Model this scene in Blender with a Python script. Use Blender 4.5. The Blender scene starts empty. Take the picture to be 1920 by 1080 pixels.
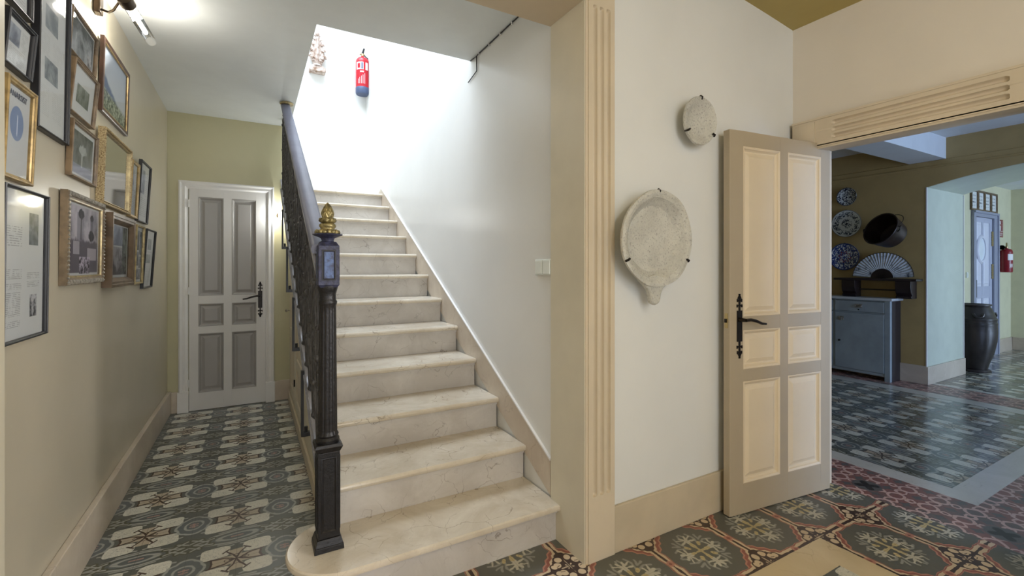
import bpy, bmesh, math, random
from mathutils import Vector, Matrix, Euler
random.seed(7)
S = bpy.context.scene
COL = S.collection
R = math.radians

# ------------------------------------------------------------------ colour / nodes
def lin(c):
    return tuple(((v/255)/12.92 if v/255 <= .04045 else ((v/255+.055)/1.055)**2.4) for v in c)+(1.,)

class X:
    """tiny expression compiler: python arithmetic -> Math nodes"""
    nt = None
    def __init__(s, v): s.v = v
    @staticmethod
    def op(name, *a):
        if all(not isinstance(x, X) for x in a) is True and False: pass
        n = X.nt.nodes.new('ShaderNodeMath'); n.operation = name
        for i, x in enumerate(a):
            v = x.v if isinstance(x, X) else x
            if isinstance(v, (int, float)): n.inputs[i].default_value = v
            else: X.nt.links.new(v, n.inputs[i])
        return X(n.outputs[0])
    def __add__(s, o): return X.op('ADD', s, o)
    __radd__ = __add__
    def __sub__(s, o): return X.op('SUBTRACT', s, o)
    def __rsub__(s, o): return X.op('SUBTRACT', o, s)
    def __mul__(s, o): return X.op('MULTIPLY', s, o)
    __rmul__ = __mul__
    def __truediv__(s, o): return X.op('DIVIDE', s, o)
def xabs(a): return X.op('ABSOLUTE', a)
def xmin(*a):
    r = a[0]
    for b in a[1:]: r = X.op('MINIMUM', r, b)
    return r
def xmax(*a):
    r = a[0]
    for b in a[1:]: r = X.op('MAXIMUM', r, b)
    return r
def xfr(a): return X.op('FRACT', a)
def xpow(a, b): return X.op('POWER', a, b)
def xlen(a, b): return X.op('SQRT', X.op('MULTIPLY_ADD', a, a, b*b))
def clamp(a):
    r = X.op('MULTIPLY', a, 1.0); r.v.node.use_clamp = True; return r
def below(d, w, aa=.006):           # 1 where d < w
    n = X.op('MULTIPLY', w-d if isinstance(d, X) else d, 1/aa); n.v.node.use_clamp = True; return n
def seg(p, q, x0, y0, x1, y1):
    dx, dy = x1-x0, y1-y0; L = dx*dx+dy*dy
    a = p-x0; b = q-y0
    h = clamp((a*dx+b*dy)*(1/L))
    return xlen(a-h*dx, b-h*dy)
def fold(x, off, cell):             # distance to the nearest lattice point, in cells 0..0.5
    return xabs(xfr((x-off)*(1/cell)+.5)-.5)

def new_mat(name):
    m = bpy.data.materials.new(name); m.use_nodes = True
    nt = m.node_tree; X.nt = nt
    b = nt.nodes['Principled BSDF']
    return m, nt, b
def coords(nt, kind='Object', scale=1.0):
    tc = nt.nodes.new('ShaderNodeTexCoord'); sp = nt.nodes.new('ShaderNodeSeparateXYZ')
    nt.links.new(tc.outputs[kind], sp.inputs[0])
    return tc.outputs[kind], X(sp.outputs[0]), X(sp.outputs[1]), X(sp.outputs[2])
def noise(nt, vec, scale, detail=3, rough=.55, dist=0.):
    n = nt.nodes.new('ShaderNodeTexNoise'); nt.links.new(vec, n.inputs['Vector'])
    n.inputs['Scale'].default_value = scale; n.inputs['Detail'].default_value = detail
    n.inputs['Roughness'].default_value = rough; n.inputs['Distortion'].default_value = dist
    return X(n.outputs['Fac'])
def mix(nt, a, b, f):
    n = nt.nodes.new('ShaderNodeMix'); n.data_type = 'RGBA'
    for v, i in ((a, 6), (b, 7)):
        if isinstance(v, tuple): n.inputs[i].default_value = v
        else: nt.links.new(v, n.inputs[i])
    v = f.v if isinstance(f, X) else f
    if isinstance(v, (int, float)): n.inputs[0].default_value = v
    else: nt.links.new(v, n.inputs[0])
    return n.outputs[2]
def bump(nt, b, h, strength=.2, dist=.01):
    n = nt.nodes.new('ShaderNodeBump'); n.inputs['Strength'].default_value = strength
    n.inputs['Distance'].default_value = dist
    nt.links.new(h.v, n.inputs['Height']); nt.links.new(n.outputs[0], b.inputs['Normal'])

def mat(name, col, rough=.5, metal=0., var=.12, vs=6., bp=.0, bs=60., dark=None, spec=.5, fine=None):
    m, nt, b = new_mat(name)
    vec, x, y, z = coords(nt)
    c = lin(col); d = lin(dark) if dark else tuple(v*(1-var*1.6) for v in c[:3])+(1,)
    n = noise(nt, vec, vs, 4)
    o = mix(nt, d, c, clamp((n-.35)*4))
    if fine:
        n2 = noise(nt, vec, fine[1], 5, .7)
        o = mix(nt, o, lin(fine[0]), clamp((n2-fine[2])*8))
    nt.links.new(o, b.inputs['Base Color'])
    b.inputs['Roughness'].default_value = rough; b.inputs['Metallic'].default_value = metal
    b.inputs['Specular IOR Level'].default_value = spec
    if bp: bump(nt, b, noise(nt, vec, bs, 4), bp)
    return m

def marble(name, base, vein, light, rough=.22, scale=3.2, vs=1.0):
    m, nt, b = new_mat(name)
    vec, x, y, z = coords(nt)
    nz = nt.nodes.new('ShaderNodeTexNoise'); nt.links.new(vec, nz.inputs['Vector']); nz.inputs['Scale'].default_value = 3.5; nz.inputs['Detail'].default_value = 6
    va = nt.nodes.new('ShaderNodeVectorMath'); va.operation = 'MULTIPLY_ADD'
    nt.links.new(nz.outputs['Color'], va.inputs[0]); va.inputs[1].default_value = (.35, .35, .35); nt.links.new(vec, va.inputs[2])
    vo = nt.nodes.new('ShaderNodeTexVoronoi'); vo.feature = 'DISTANCE_TO_EDGE'; nt.links.new(va.outputs[0], vo.inputs['Vector']); vo.inputs['Scale'].default_value = scale*2.2
    crack = below(X(vo.outputs['Distance']), .017, .017)
    patch = clamp((noise(nt, vec, 6, 4)-.45)*6)
    o = mix(nt, lin(base), lin(light), clamp((noise(nt, vec, scale, 6, .65, .6)-.4)*4))
    o = mix(nt, o, lin(vein), crack*patch*(.75*vs))
    vo2 = nt.nodes.new('ShaderNodeTexVoronoi'); vo2.feature = 'DISTANCE_TO_EDGE'; nt.links.new(va.outputs[0], vo2.inputs['Vector']); vo2.inputs['Scale'].default_value = scale*6
    o = mix(nt, o, lin(vein), below(X(vo2.outputs['Distance']), .016, .02)*(1-patch)*(.26*vs)*clamp((noise(nt, vec, 5, 3)-.45)*6))
    nt.links.new(o, b.inputs['Base Color'])
    b.inputs['Roughness'].default_value = rough
    return m

# ---- encaustic tile patterns
def tile_grey(name, ox, oy, cx, cy, swap=False, tint=None, rough=.34):
    m, nt, b = new_mat(name)
    vec, x, y, z = coords(nt)
    wob = (noise(nt, vec, 14, 2)-.5)*.05
    if swap: a = fold(y, oy, cy)+wob; q = fold(x, ox, cx)+wob*.6
    else: a = fold(x, ox, cx)+wob; q = fold(y, oy, cy)+wob*.6
    p = .5-a; r = .5-q                       # distances from the star column and from the lens row
    BASE, GREY, WHITE, BEIGE, BROWN, OLIVE, PINK, BLUE = [lin(c) for c in
        ((86, 88, 82), (150, 151, 144), (204, 201, 187), (172, 160, 140), (66, 45, 34), (78, 76, 56), (165, 132, 122), (92, 97, 97))]
    o = BASE
    # pale blocks with brush-like strokes
    blk = xpow(xabs(a-.285)*(1/.15), 5)+xpow(xabs(q-.205)*(1/.115), 5)
    w = below(blk, 1.0, .2)
    st = below(xabs(noise(nt, vec, 42, 2, .5, 1.6)-.5), .03, .02)
    o = mix(nt, o, GREY, below(xabs(seg(a, q, .10, .24, .46, .30)), .016, .008)); o = mix(nt, o, GREY, below(seg(a, q, .30, .36, .5, .34), .014, .008))
    # beige ground around the star
    o = mix(nt, o, BEIGE, below(xmin(xmax(p-.25, q-.085), xmax(q-.205, p-q*.55-.01)), .0, .012))
    o = mix(nt, o, WHITE, w); o = mix(nt, o, GREY, w*st*.75)
    o = mix(nt, o, BROWN, below(xmin(seg(p, q, .0, .015, .03, .09), seg(p, q, .03, .09, .105, .19), seg(p, q, .08, .215, .14, .165)), .015, .008))
    o = mix(nt, o, BROWN, below(xmin(seg(p, q, .02, .0, .12, .055), seg(p, q, .12, .055, .28, .085), seg(p, q, .255, .085, .24, .0), seg(p, q, .0, .0, .07, .0)), .015, .008))
    o = mix(nt, o, BROWN, below(xabs(xlen(p-.10, q)-.022), .007, .006))
    o = mix(nt, o, BROWN, below(xabs(xlen(p, q-.075)-.020), .007, .006))
    # medallion
    qf = xmin(xlen(a-.085, q), xlen(a, q-.105), xlen(a-.055, q-.065))
    o = mix(nt, o, BLUE, below(qf, .115, .008))
    o = mix(nt, o, GREY, below(xabs(qf-.108), .018, .008))
    rr = xlen(a, q)
    o = mix(nt, o, GREY, below(xabs(rr-.098), .017, .008))
    o = mix(nt, o, PINK, below(xmin(seg(a, q, .0, .024, .04, .022), seg(a, q, 0, 0, .0, .04)), .012, .006))
    # lens
    el = xlen(p*(1/.36), r*(1/.125))
    o = mix(nt, o, BLUE, below(el, 1.0, .06))
    o = mix(nt, o, GREY, below(xabs(el-1.0), .13, .06))
    o = mix(nt, o, OLIVE, below(xabs(el-.80), .05, .04))
    o = mix(nt, o, GREY, below(xabs(xlen(p*(1/.20), r*(1/.062))-1.0), .22, .08))
    o = mix(nt, o, PINK, below(seg(p, r, 0, 0, .06, .0), .014, .006))
    # knot
    kn = xmin(seg(a, r, .02, .12, .19, .015), seg(a, r, .0, .035, .12, .10), seg(a, r, .05, 0, .24, .06))
    o = mix(nt, o, OLIVE, below(kn, .036, .008)); o = mix(nt, o, GREY, below(kn, .015, .008))
    # joints
    j = xmin(xabs(a-wob), xabs(p+wob))
    jj = xmin(xabs(q-wob*.6), xabs(r+wob*.6))
    o = mix(nt, o, lin((60, 56, 48)), below(xmin(j, jj), .0035, .004)*.8)
    o = mix(nt, o, lin((70, 64, 54)), clamp((noise(nt, vec, 2.2, 5)-.5)*3)*.35)
    nt.links.new(o, b.inputs['Base Color']); b.inputs['Roughness'].default_value = rough
    bump(nt, b, noise(nt, vec, 9, 2), .04, .02)
    return m

def tile_brown(name, ox, oy, cx, cy):
    m, nt, b = new_mat(name)
    vec, x, y, z = coords(nt)
    w1 = (noise(nt, vec, 16, 2)-.5)*.045
    a = fold(x, ox, cx)+w1; q = fold(y, oy, cy)-w1
    p = .5-a; r = .5-q
    BASE, GREY, WHITE, CREAM, BROWN, RED, PINK, YEL = [lin(c) for c in
        ((94, 94, 86), (142, 142, 134), (186, 182, 166), (200, 180, 150), (60, 42, 36), (140, 84, 72), (176, 124, 106), (184, 168, 124))]
    pp = xmax(p, .0005); qq = xmax(r, .0005)
    tri = (xabs(xfr((pp-qq)*6.0+.5)-.5)-.25)*.06
    G = xmin((xmin(p, r)+tri*.35+.010)*(1/.075), (p+r+tri)*(1/.385))
    o = BASE
    # acanthus around the yellow cross (the same along both axes)
    mx = xmax(a, q); mn = xmin(a, q)
    leaf = xmin(seg(mx, mn, .15, 0, .20, 0)-.032, seg(mx, mn, .20, 0, .27, .04)-.020, seg(mx, mn, .19, .02, .17, .10)-.016, seg(mx, mn, .22, .03, .25, .11)-.014)
    lf = leaf+(noise(nt, vec, 60, 2)-.5)*.03
    o = mix(nt, o, GREY, below(xmin(seg(mx, mn, .12, .10, .22, .13), seg(mx, mn, .22, .13, .30, .10), seg(mx, mn, .25, .04, .32, .01), seg(mx, mn, .16, .16, .24, .19)), .017, .008))
    o = mix(nt, o, WHITE, below(lf, .0, .008))
    o = mix(nt, o, YEL, below(xmin(seg(mx, mn, 0, 0, .09, 0)-.018, seg(mx, mn, .09, 0, .125, .0)-.028), .0, .007))
    o = mix(nt, o, YEL, below(xlen((a+q-.20)*.55, (a-q)*.95), .034, .006))
    o = mix(nt, o, BROWN, below(xabs(a+q-.19), .004, .004)*below(xabs(a-q), .03, .01))
    # zig-zag bands
    o = mix(nt, o, PINK, below(G, 1.0, .02)); o = mix(nt, o, RED, below(G, .93, .02))
    o = mix(nt, o, CREAM, below(G, .80, .02)); o = mix(nt, o, BROWN, below(xmin((xmin(p, r)+.036)*(1/.075), (p+r+tri)*(1/.385)), .70, .02))
    # cross lobes
    lob = xmin(xlen(p-.12, r-.062), xlen(p-.060, r-.135)*1.0, xlen(p-.175, r-.048)*1.2)
    o = mix(nt, o, BROWN, below(lob, .066, .006)); o = mix(nt, o, CREAM, below(lob, .045, .006))
    o = mix(nt, o, BROWN, below(seg(p, r, .10, .05, .14, .04), .007, .005))
    o = mix(nt, o, CREAM, below(xmin(seg(p, r, .0, .0, .035, .028), xlen(p-.03, r-.03)), .009, .005))
    o = mix(nt, o, BROWN, below(xmin(seg(p, r, .0, .0, .0, .33), seg(p, r, 0, 0, .33, 0))-.001, .017, .007))
    o = mix(nt, o, PINK, below(xmin(xlen(a, r), xlen(p, q)), .055, .01)); o = mix(nt, o, RED, below(xmin(xlen(a, r), xlen(p, q)), .03, .01))
    o = mix(nt, o, CREAM, below(xmin(p, r), .005, .004)*below(xmax(p, r), .12, .02))
    j = xmin(xabs(a-w1), xabs(p+w1), xabs(q+w1)); j = xmin(j, xabs(r-w1))
    o = mix(nt, o, lin((50, 42, 34)), below(j, .003, .004)*.7)
    o = mix(nt, o, lin((84, 74, 60)), clamp((noise(nt, vec, 2.0, 5)-.5)*3)*.3)
    nt.links.new(o, b.inputs['Base Color']); b.inputs['Roughness'].default_value = .38
    return m

def tile_red(name):
    m, nt, b = new_mat(name)
    vec, x, y, z = coords(nt)
    w1 = (noise(nt, vec, 15, 3)-.5)*.34
    a = fold(x, 3.326, .15)+w1; q = fold(y, 1.408, .15)-w1
    p = .5-a; r = .5-q
    RED, PINK, DK, BLK = [lin(c) for c in ((130, 88, 82), (192, 160, 150), (92, 90, 88), (44, 40, 40))]
    o = mix(nt, RED, lin((104, 92, 88)), clamp((noise(nt, vec, 4.5, 2)-.5)*7))
    d1 = xlen(a, q); d2 = xlen(p, r)
    o = mix(nt, o, PINK, below(xabs(d1-.27), .06, .02)); o = mix(nt, o, PINK, below(xabs(xlen(p, q)-.17), .055, .02))
    o = mix(nt, o, PINK, below(xabs(xlen(a, r)-.13), .055, .02))
    o = mix(nt, o, DK, below(xpow(xmax(p, .001), .6)+xpow(xmax(r, .001), .6), .50, .05))
    A = fold(x, 3.326, .6); Q = fold(y, 1.408, .6)
    fl = xmin(xlen(A-.055, Q-.055), seg(A, Q, 0, 0, .05, .05))
    o = mix(nt, o, DK, below(xlen(A, Q), .14, .02)); o = mix(nt, o, BLK, below(fl, .036, .008))
    nt.links.new(o, b.inputs['Base Color']); b.inputs['Roughness'].default_value = .33
    return m

# ---- printed sheets inside picture frames: u across, v up, both 0..1 over the sheet
def sheet(name, kind, seed=0., paper=(205, 207, 205), ink=(70, 72, 76)):
    m, nt, b = new_mat(name)
    vec, gx, gy, gz = coords(nt, 'Generated')
    u, v = (gx if kind == 'rows' else gy, gz)
    ob = nt.nodes.new('ShaderNodeTexCoord').outputs['Object']
    mp = nt.nodes.new('ShaderNodeMapping'); nt.links.new(ob, mp.inputs[0]); mp.inputs['Location'].default_value = (seed, seed*1.7, seed*2.3)
    vv = mp.outputs[0]
    rect = lambda u0, u1, v0, v1: below(xmax(xabs(u-(u0+u1)/2)*(1/((u1-u0)/2)), xabs(v-(v0+v1)/2)*(1/((v1-v0)/2))), 1.0, .03)
    def text(u0, u1, v0, v1, n):
        return rect(u0, u1, v0, v1)*below(xfr(v*n), .45, .2)*clamp((noise(nt, vv, 70, 1)-.38)*8)
    P = lin(paper); I = lin(ink)
    D = lin((44, 44, 48)); G = lin((128, 130, 132)); L = lin((176, 178, 180))
    def photo(o, u0, u1, v0, v1, s=14, dk=D, lt=L, sk=.5):
        mk = rect(u0, u1, v0, v1)
        n = noise(nt, vv, s, 5, .6, .4)
        t = clamp((n-.40)*4.5+(v-(v0+v1)/2)*(sk/(v1-v0)))
        c = mix(nt, dk, lt, t)
        return mix(nt, o, c, mk)
    o = P
    if kind == 'columns':
        o = photo(o, .62, .86, .64, .87, 20, lin((98, 104, 110)), lin((140, 146, 150)))
        o = photo(o, .66, .84, .13, .29, 40, lin((70, 72, 78)), lin((190, 190, 192)))
        for a in ((.06, .46, .62, .76, 64), (.06, .46, .40, .47, 84), (.06, .46, .335, .38, 84), (.06, .44, .155, .32, 84), (.58, .90, .40, .45, 84), (.58, .90, .34, .385, 84), (.04, .44, .08, .13, 84)):
            o = mix(nt, o, I, text(*a)*.55)
    elif kind == 'tall':
        o = photo(o, .28, .72, .60, .74, 18, lin((130, 138, 142)), lin((165, 170, 172)))
        o = photo(o, .28, .74, .30, .43, 18, lin((108, 116, 120)), lin((160, 166, 168)))
        for a in ((.1, .45, .44, .56, 90), (.55, .9, .44, .56, 90), (.1, .45, .08, .26, 90), (.55, .9, .08, .26, 90), (.1, .9, .78, .94, 60)):
            o = mix(nt, o, I, text(*a)*.18)
    elif kind == 'oval':
        el = xlen((u-.5)*(1/.27), (v-.60)*(1/.20))
        o = mix(nt, o, lin((138, 154, 182)), below(el, 1, .05))
        o = mix(nt, o, lin((214, 220, 232)), below(xmax(xabs(u-.52)*(1/.02), xabs(v-.58)*(1/.13)), 1, .3))
    elif kind == 'matted':
        o = photo(o, .26, .80, .26, .66, 16, lin((92, 100, 92)), lin((150, 156, 148)))
    elif kind == 'landscape':
        sky = mix(nt, lin((216, 218, 214)), lin((198, 208, 222)), v)
        hill = clamp((.66-u*.55+(noise(nt, vv, 9, 4)-.5)*.25-v)*14)
        o = mix(nt, sky, lin((104, 124, 158)), hill)
        fld = clamp((.40-u*.12-v)*16)
        o = mix(nt, o, mix(nt, lin((84, 96, 84)), lin((196, 204, 178)), clamp((noise(nt, vv, 55, 3)-.42)*6)), fld)
    elif kind == 'palms':
        o = photo(P, .03, .97, .04, .97, 5, lin((122, 118, 124)), lin((196, 190, 196)), 1.0)
        for (a, bb, c, d) in ((.30, .50, .45, .88), (.70, .82, .50, .85)):
            o = mix(nt, o, lin((120, 118, 128)), rect(a, bb, c, d)*.6)
        for (cx, cy, w) in ((.42, .86, .09), (.76, .84, .06), (.74, .58, .10)):
            o = mix(nt, o, lin((56, 54, 60)), below(xlen((u-cx)*(1/w), (v-cy)*(1/(w*.9)))+(noise(nt, vv, 40, 2)-.5)*.8, 1, .2))
        for cx in (.42, .76):
            o = mix(nt, o, lin((74, 70, 76)), rect(cx-.012, cx+.012, .50, .86))
        o = mix(nt, o, lin((102, 96, 104)), clamp((.52+(noise(nt, vv, 22, 3)-.5)*.16-v)*20)*rect(.03, .97, .04, .97))
        o = mix(nt, o, lin((170, 164, 170)), rect(.20, .38, .30, .48)); o = mix(nt, o, lin((176, 168, 172)), rect(.62, .92, .22, .40))
        o = photo(o, .38, .70, .03, .27, 60, lin((40, 36, 44)), lin((210, 200, 214)))
    elif kind == 'palm':
        o = photo(P, .06, .94, .06, .92, 9, lin((74, 80, 78)), lin((132, 136, 134)), -1.2)
        o = mix(nt, o, lin((168, 170, 190)), rect(.06, .94, .06, .26)*.6)
        o = mix(nt, o, lin((196, 200, 196)), rect(.47, .52, .22, .52)*.8)
        o = mix(nt, o, lin((190, 194, 190)), below(xlen((u-.5)*(1/.2), (v-.58)*(1/.14))+(noise(nt, vv, 45, 2)-.5)*1.3, .8, .2)*.8)
    elif kind == 'wide':
        o = photo(P, .02, .98, .03, .97, 8, lin((66, 72, 72)), lin((176, 180, 182)), -.9)
        st = clamp((noise(nt, vv, 24, 4)-.5)*8)
        o = mix(nt, o, lin((214, 216, 212)), below(xabs(xfr(u*5+.2*noise(nt, vv, 8, 2))-.5), .05, .05)*rect(.05, .95, .05, .8)*st*.8)
        o = photo(o, .74, .93, .04, .40, 40, lin((40, 36, 40)), lin((190, 188, 186)))
    elif kind == 'collage':
        for i, (a, bb, c, d) in enumerate(((.08, .62, .58, .94), (.66, .96, .50, .93), (.06, .60, .30, .55), (.64, .95, .26, .47), (.10, .92, .05, .24))):
            o = photo(o, a, bb, c, d, 14+4*i, lin((84, 88, 92)), lin((150, 156, 164)))
    elif kind == 'street':
        o = photo(P, .05, .95, .60, .97, 9, lin((130, 136, 150)), lin((176, 182, 196)), .2)
        o = photo(o, .05, .95, .06, .58, 12, lin((84, 80, 84)), lin((170, 166, 170)), 1.4)
        o = mix(nt, o, lin((190, 186, 188)), rect(.10, .25, .12, .40)*.8)
        o = photo(o, .70, .95, .06, .97, 20, lin((40, 42, 46)), lin((130, 140, 130)))
    elif kind == 'news':
        o = photo(o, .10, .62, .48, .90, 12, lin((120, 126, 136)), lin((178, 184, 192)))
        for a in ((.08, .92, .08, .42, 30), (.68, .92, .46, .90, 30)): o = mix(nt, o, I, text(*a)*.35)
    elif kind == 'small':
        o = photo(o, .35, .75, .66, .86, 20, lin((120, 130, 130)), lin((168, 174, 172)))
        o = photo(o, .20, .75, .42, .58, 20, lin((120, 130, 130)), lin((168, 174, 172)))
        for a in ((.1, .9, .08, .36, 34), (.1, .9, .60, .64, 34)): o = mix(nt, o, I, text(*a)*.3)
    elif kind == 'rows':
        for i in range(4):
            o = mix(nt, o, lin((60, 66, 74)), rect(.18, .82, .14+i*.20, .22+i*.20)*clamp((noise(nt, vv, 26, 2)-.46)*12)*.8)
    nt.links.new(o, b.inputs['Base Color']); b.inputs['Roughness'].default_value = .75
    b.inputs['Specular IOR Level'].default_value = .2
    return m

def ceramic(name, kind):
    m, nt, b = new_mat(name)
    vec, x, y, z = coords(nt)            # plate lies in local yz, radius 1 = .5 of size
    rr = xlen(y, z)
    an = X.op('ARCTAN2', z, y)
    W, BL, DB, GR = lin((206, 210, 206)), lin((46, 62, 116)), lin((26, 30, 52)), lin((52, 60, 74))
    n = noise(nt, vec, 8 if kind != 'rim' else 9, 2, .5, .8)
    petal = X.op('SINE', an*8.)
    if kind == 'rim':
        o = mix(nt, W, GR, below(xabs(rr-.70+(petal*.03)), .19, .02)*clamp((n-.47)*14))
        o = mix(nt, o, GR, below(xabs(rr-.98), .025, .02)); o = mix(nt, o, GR, below(rr, .36, .02)*clamp((n-.46)*14))
        o = mix(nt, o, DB, below(rr, .07, .01))
    elif kind == 'blue':
        o = mix(nt, W, BL, clamp((n-.43)*14)); o = mix(nt, o, DB, below(xabs(rr-.55-petal*.06), .03, .02))
        o = mix(nt, o, lin((110, 60, 64)), below(xabs(rr-.33-petal*.08), .05, .02)); o = mix(nt, o, BL, below(xabs(rr-.95), .05, .02))
    else:
        o = mix(nt, W, DB, clamp((n-.45)*14)); o = mix(nt, o, DB, below(xabs(rr-.95), .04, .02)); o = mix(nt, o, W, below(xabs(rr-.62-petal*.05), .02, .02))
    nt.links.new(o, b.inputs['Base Color']); b.inputs['Roughness'].default_value = .18
    return m

def glass_mat(name, rough=.04):
    m, nt, b = new_mat(name); nt.nodes.remove(b)
    t = nt.nodes.new('ShaderNodeBsdfTransparent'); g = nt.nodes.new('ShaderNodeBsdfGlossy'); g.inputs['Roughness'].default_value = rough
    fr = nt.nodes.new('ShaderNodeFresnel'); fr.inputs[0].default_value = 1.24
    mx = nt.nodes.new('ShaderNodeMixShader'); o = nt.nodes['Material Output']
    nt.links.new(fr.outputs[0], mx.inputs[0]); nt.links.new(t.outputs[0], mx.inputs[1]); nt.links.new(g.outputs[0], mx.inputs[2]); nt.links.new(mx.outputs[0], o.inputs[0])
    return m
def emit(name, col, st):
    m, nt, b = new_mat(name)
    b.inputs['Emission Color'].default_value = lin(col); b.inputs['Emission Strength'].default_value = st
    b.inputs['Base Color'].default_value = lin(col)
    return m

M = {}
M['wall_white'] = mat('plaster_white', (222, 223, 220), .42, var=.03, vs=1.5, bp=.03, bs=9)
M['wall_greige'] = mat('plaster_greige', (190, 181, 160), .30, var=.05, vs=1.6, bp=.05, bs=6)
M['wall_olive'] = mat('plaster_olive', (192, 186, 150), .45, var=.05, vs=2)
M['wall_pink'] = mat('plaster_pinkish_white', (220, 212, 198), .5, var=.03, vs=1.5)
M['stair_white'] = mat('plaster_stairwell', (218, 217, 212), .32, var=.03, vs=1.4, bp=.05, bs=5)
M['ceil_white'] = mat('ceiling_white', (222, 226, 226), .7, var=.02)
M['ceil_olive'] = mat('ceiling_olive', (170, 152, 92), .6, var=.03)
M['soffit'] = mat('soffit_paint', (200, 184, 158), .6, var=.03)
M['cream'] = mat('trim_cream', (208, 194, 170), .4, var=.04, vs=4, bp=.02)
M['cream_pale'] = mat('jamb_cream', (208, 200, 178), .42, var=.05, vs=3)
M['base_cream'] = mat('skirting_cream', (196, 182, 156), .38, var=.06, vs=5, fine=((170, 150, 120), 30, .68))
M['room2_olive'] = mat('plaster_olive_dark', (172, 148, 98), .5, var=.05)
M['room3'] = mat('plaster_yellow_green', (206, 202, 172), .5, var=.04)
M['arch_white'] = mat('plaster_arch', (190, 196, 180), .35, var=.04)
M['door_taupe'] = mat('paint_taupe', (172, 158, 134), .4, var=.03, vs=3)
M['door_panel'] = mat('paint_panel_cream', (218, 202, 174), .4, var=.03, vs=3)
M['bdoor'] = mat('paint_offwhite', (214, 211, 206), .4, var=.03, vs=3)
M['bdoor_panel'] = mat('paint_grey', (160, 156, 151), .4, var=.03, vs=3)
M['casing_white'] = mat('casing_white', (226, 224, 220), .4, var=.03)
M['iron'] = mat('wrought_iron', (40, 34, 30), .38, .6, var=.2, vs=20)
M['castiron'] = mat('cast_iron_painted', (32, 30, 31), .36, .3, var=.25, vs=25, bp=.25, bs=90)
M['lattice'] = mat('cast_iron_lattice', (92, 91, 93), .28, .4, var=.4, vs=30, bp=.2, bs=80)
M['rail_iron'] = mat('worn_iron_rail', (146, 144, 147), .34, .1, var=.2, vs=12)
M['newel_blue'] = mat('cast_iron_blue', (56, 58, 84), .5, .1, var=.4, vs=50, bp=.3, bs=90)
M['newel_panel'] = mat('worn_blue_panel', (84, 104, 146), .5, .1, var=.4, vs=60, bp=.3, bs=90, dark=(56, 60, 84))
M['handrail'] = mat('handrail_grey_blue', (118, 120, 138), .5, .0, var=.08, vs=8)
M['gold'] = mat('brass_old', (158, 144, 98), .38, .6, var=.4, vs=60, bp=.2)
M['stone'] = mat('carved_stone', (204, 202, 192), .8, var=.10, vs=10, bp=.7, bs=120, fine=((150, 147, 140), 110, .54))
M['ornament'] = mat('weathered_terracotta', (200, 186, 176), .8, var=.25, vs=18, dark=(132, 104, 84), bp=.3)
M['red'] = mat('extinguisher_red', (190, 22, 40), .3, var=.05)
M['red_dark'] = mat('extinguisher_dark_red', (134, 18, 34), .3, var=.05)
M['bluegrey'] = mat('extinguisher_foot', (70, 84, 116), .45, var=.1)
M['black'] = mat('black_plastic', (26, 26, 28), .4, var=.1)
M['label'] = mat('label_white', (228, 226, 226), .5, var=.03)
M['switch'] = mat('switch_plastic', (222, 226, 220), .3, var=.02)
M['fr_black'] = mat('frame_black', (28, 28, 31), .4, var=.1)
M['fr_gold'] = mat('frame_gold', (182, 154, 102), .36, .4, var=.3, vs=25)
M['fr_goldpale'] = mat('frame_pale_gold', (186, 168, 124), .35, .4, var=.3, vs=30)
M['fr_wood'] = mat('frame_wood', (128, 106, 78), .4, .0, var=.35, vs=16)
M['fr_brown'] = mat('frame_brown_box', (108, 88, 66), .4, .0, var=.3, vs=14)
M['fr_walnut'] = mat('frame_walnut', (78, 54, 42), .3, .0, var=.3, vs=14)
M['fr_silver'] = mat('frame_silver_carved', (170, 164, 152), .35, .5, var=.3, vs=60, bp=.2, bs=60)
M['fr_side'] = mat('frame_old_wood', (128, 110, 86), .45, .0, var=.25, vs=20)
M['fr_rope'] = mat('frame_gold_speckled', (190, 172, 130), .45, .2, vs=150, dark=(120, 94, 58), bp=.4, bs=160)
M['glass'] = glass_mat('picture_glass', .05)
M['tube_glass'] = glass_mat('lamp_tube_glass', .02)
M['bronze'] = mat('lamp_bronze', (88, 74, 60), .3, .8, var=.2)
M['bulb'] = emit('lamp_filament', (255, 246, 226), 60)
M['marble'] = marble('marble_cream', (194, 182, 162), (104, 86, 68), (214, 205, 188), .2)
M['marble_riser'] = marble('marble_riser', (182, 176, 168), (112, 98, 86), (200, 195, 188), .3)
M['marble_base'] = marble('marble_skirting', (186, 172, 154), (140, 118, 100), (202, 190, 172), .3, 2.4, .6)
M['marble_strip'] = marble('marble_floor_strip', (196, 178, 142), (140, 112, 76), (208, 192, 160), .3, 2.0, .5)
M['marble_cool'] = marble('marble_floor_band', (190, 186, 176), (130, 120, 110), (202, 198, 190), .22, 2.0, .4)
M['tileA'] = tile_grey('tiles_corridor', -.270, 2.925, .405, .425)
M['tileA2'] = tile_grey('tiles_far_room', 4.360, 1.790, .415, .435, swap=True, rough=.2)
M['tileA3'] = tile_grey('tiles_hall_rug', 2.2, .95, .405, .425)
M['tileB'] = tile_brown('tiles_hall', 2.69, 1.475, .41, .435)
M['tileC'] = tile_red('tiles_red')
M['cab'] = mat('sideboard_paint', (150, 160, 164), .4, var=.10, vs=5, fine=((96, 100, 104), 26, .70))
M['cab_dark'] = mat('sideboard_side', (50, 42, 42), .5, var=.1)
M['cab_top'] = mat('sideboard_marble_top', (190, 194, 196), .25, var=.08)
M['darkwood'] = mat('dark_stained_wood', (44, 34, 34), .35, var=.2, vs=12)
M['clay'] = mat('glazed_dark_clay', (52, 46, 44), .32, var=.25, vs=8, bp=.15, bs=20)
M['copper'] = mat('sooty_copper', (56, 42, 36), .42, .4, var=.3, vs=8)
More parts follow.
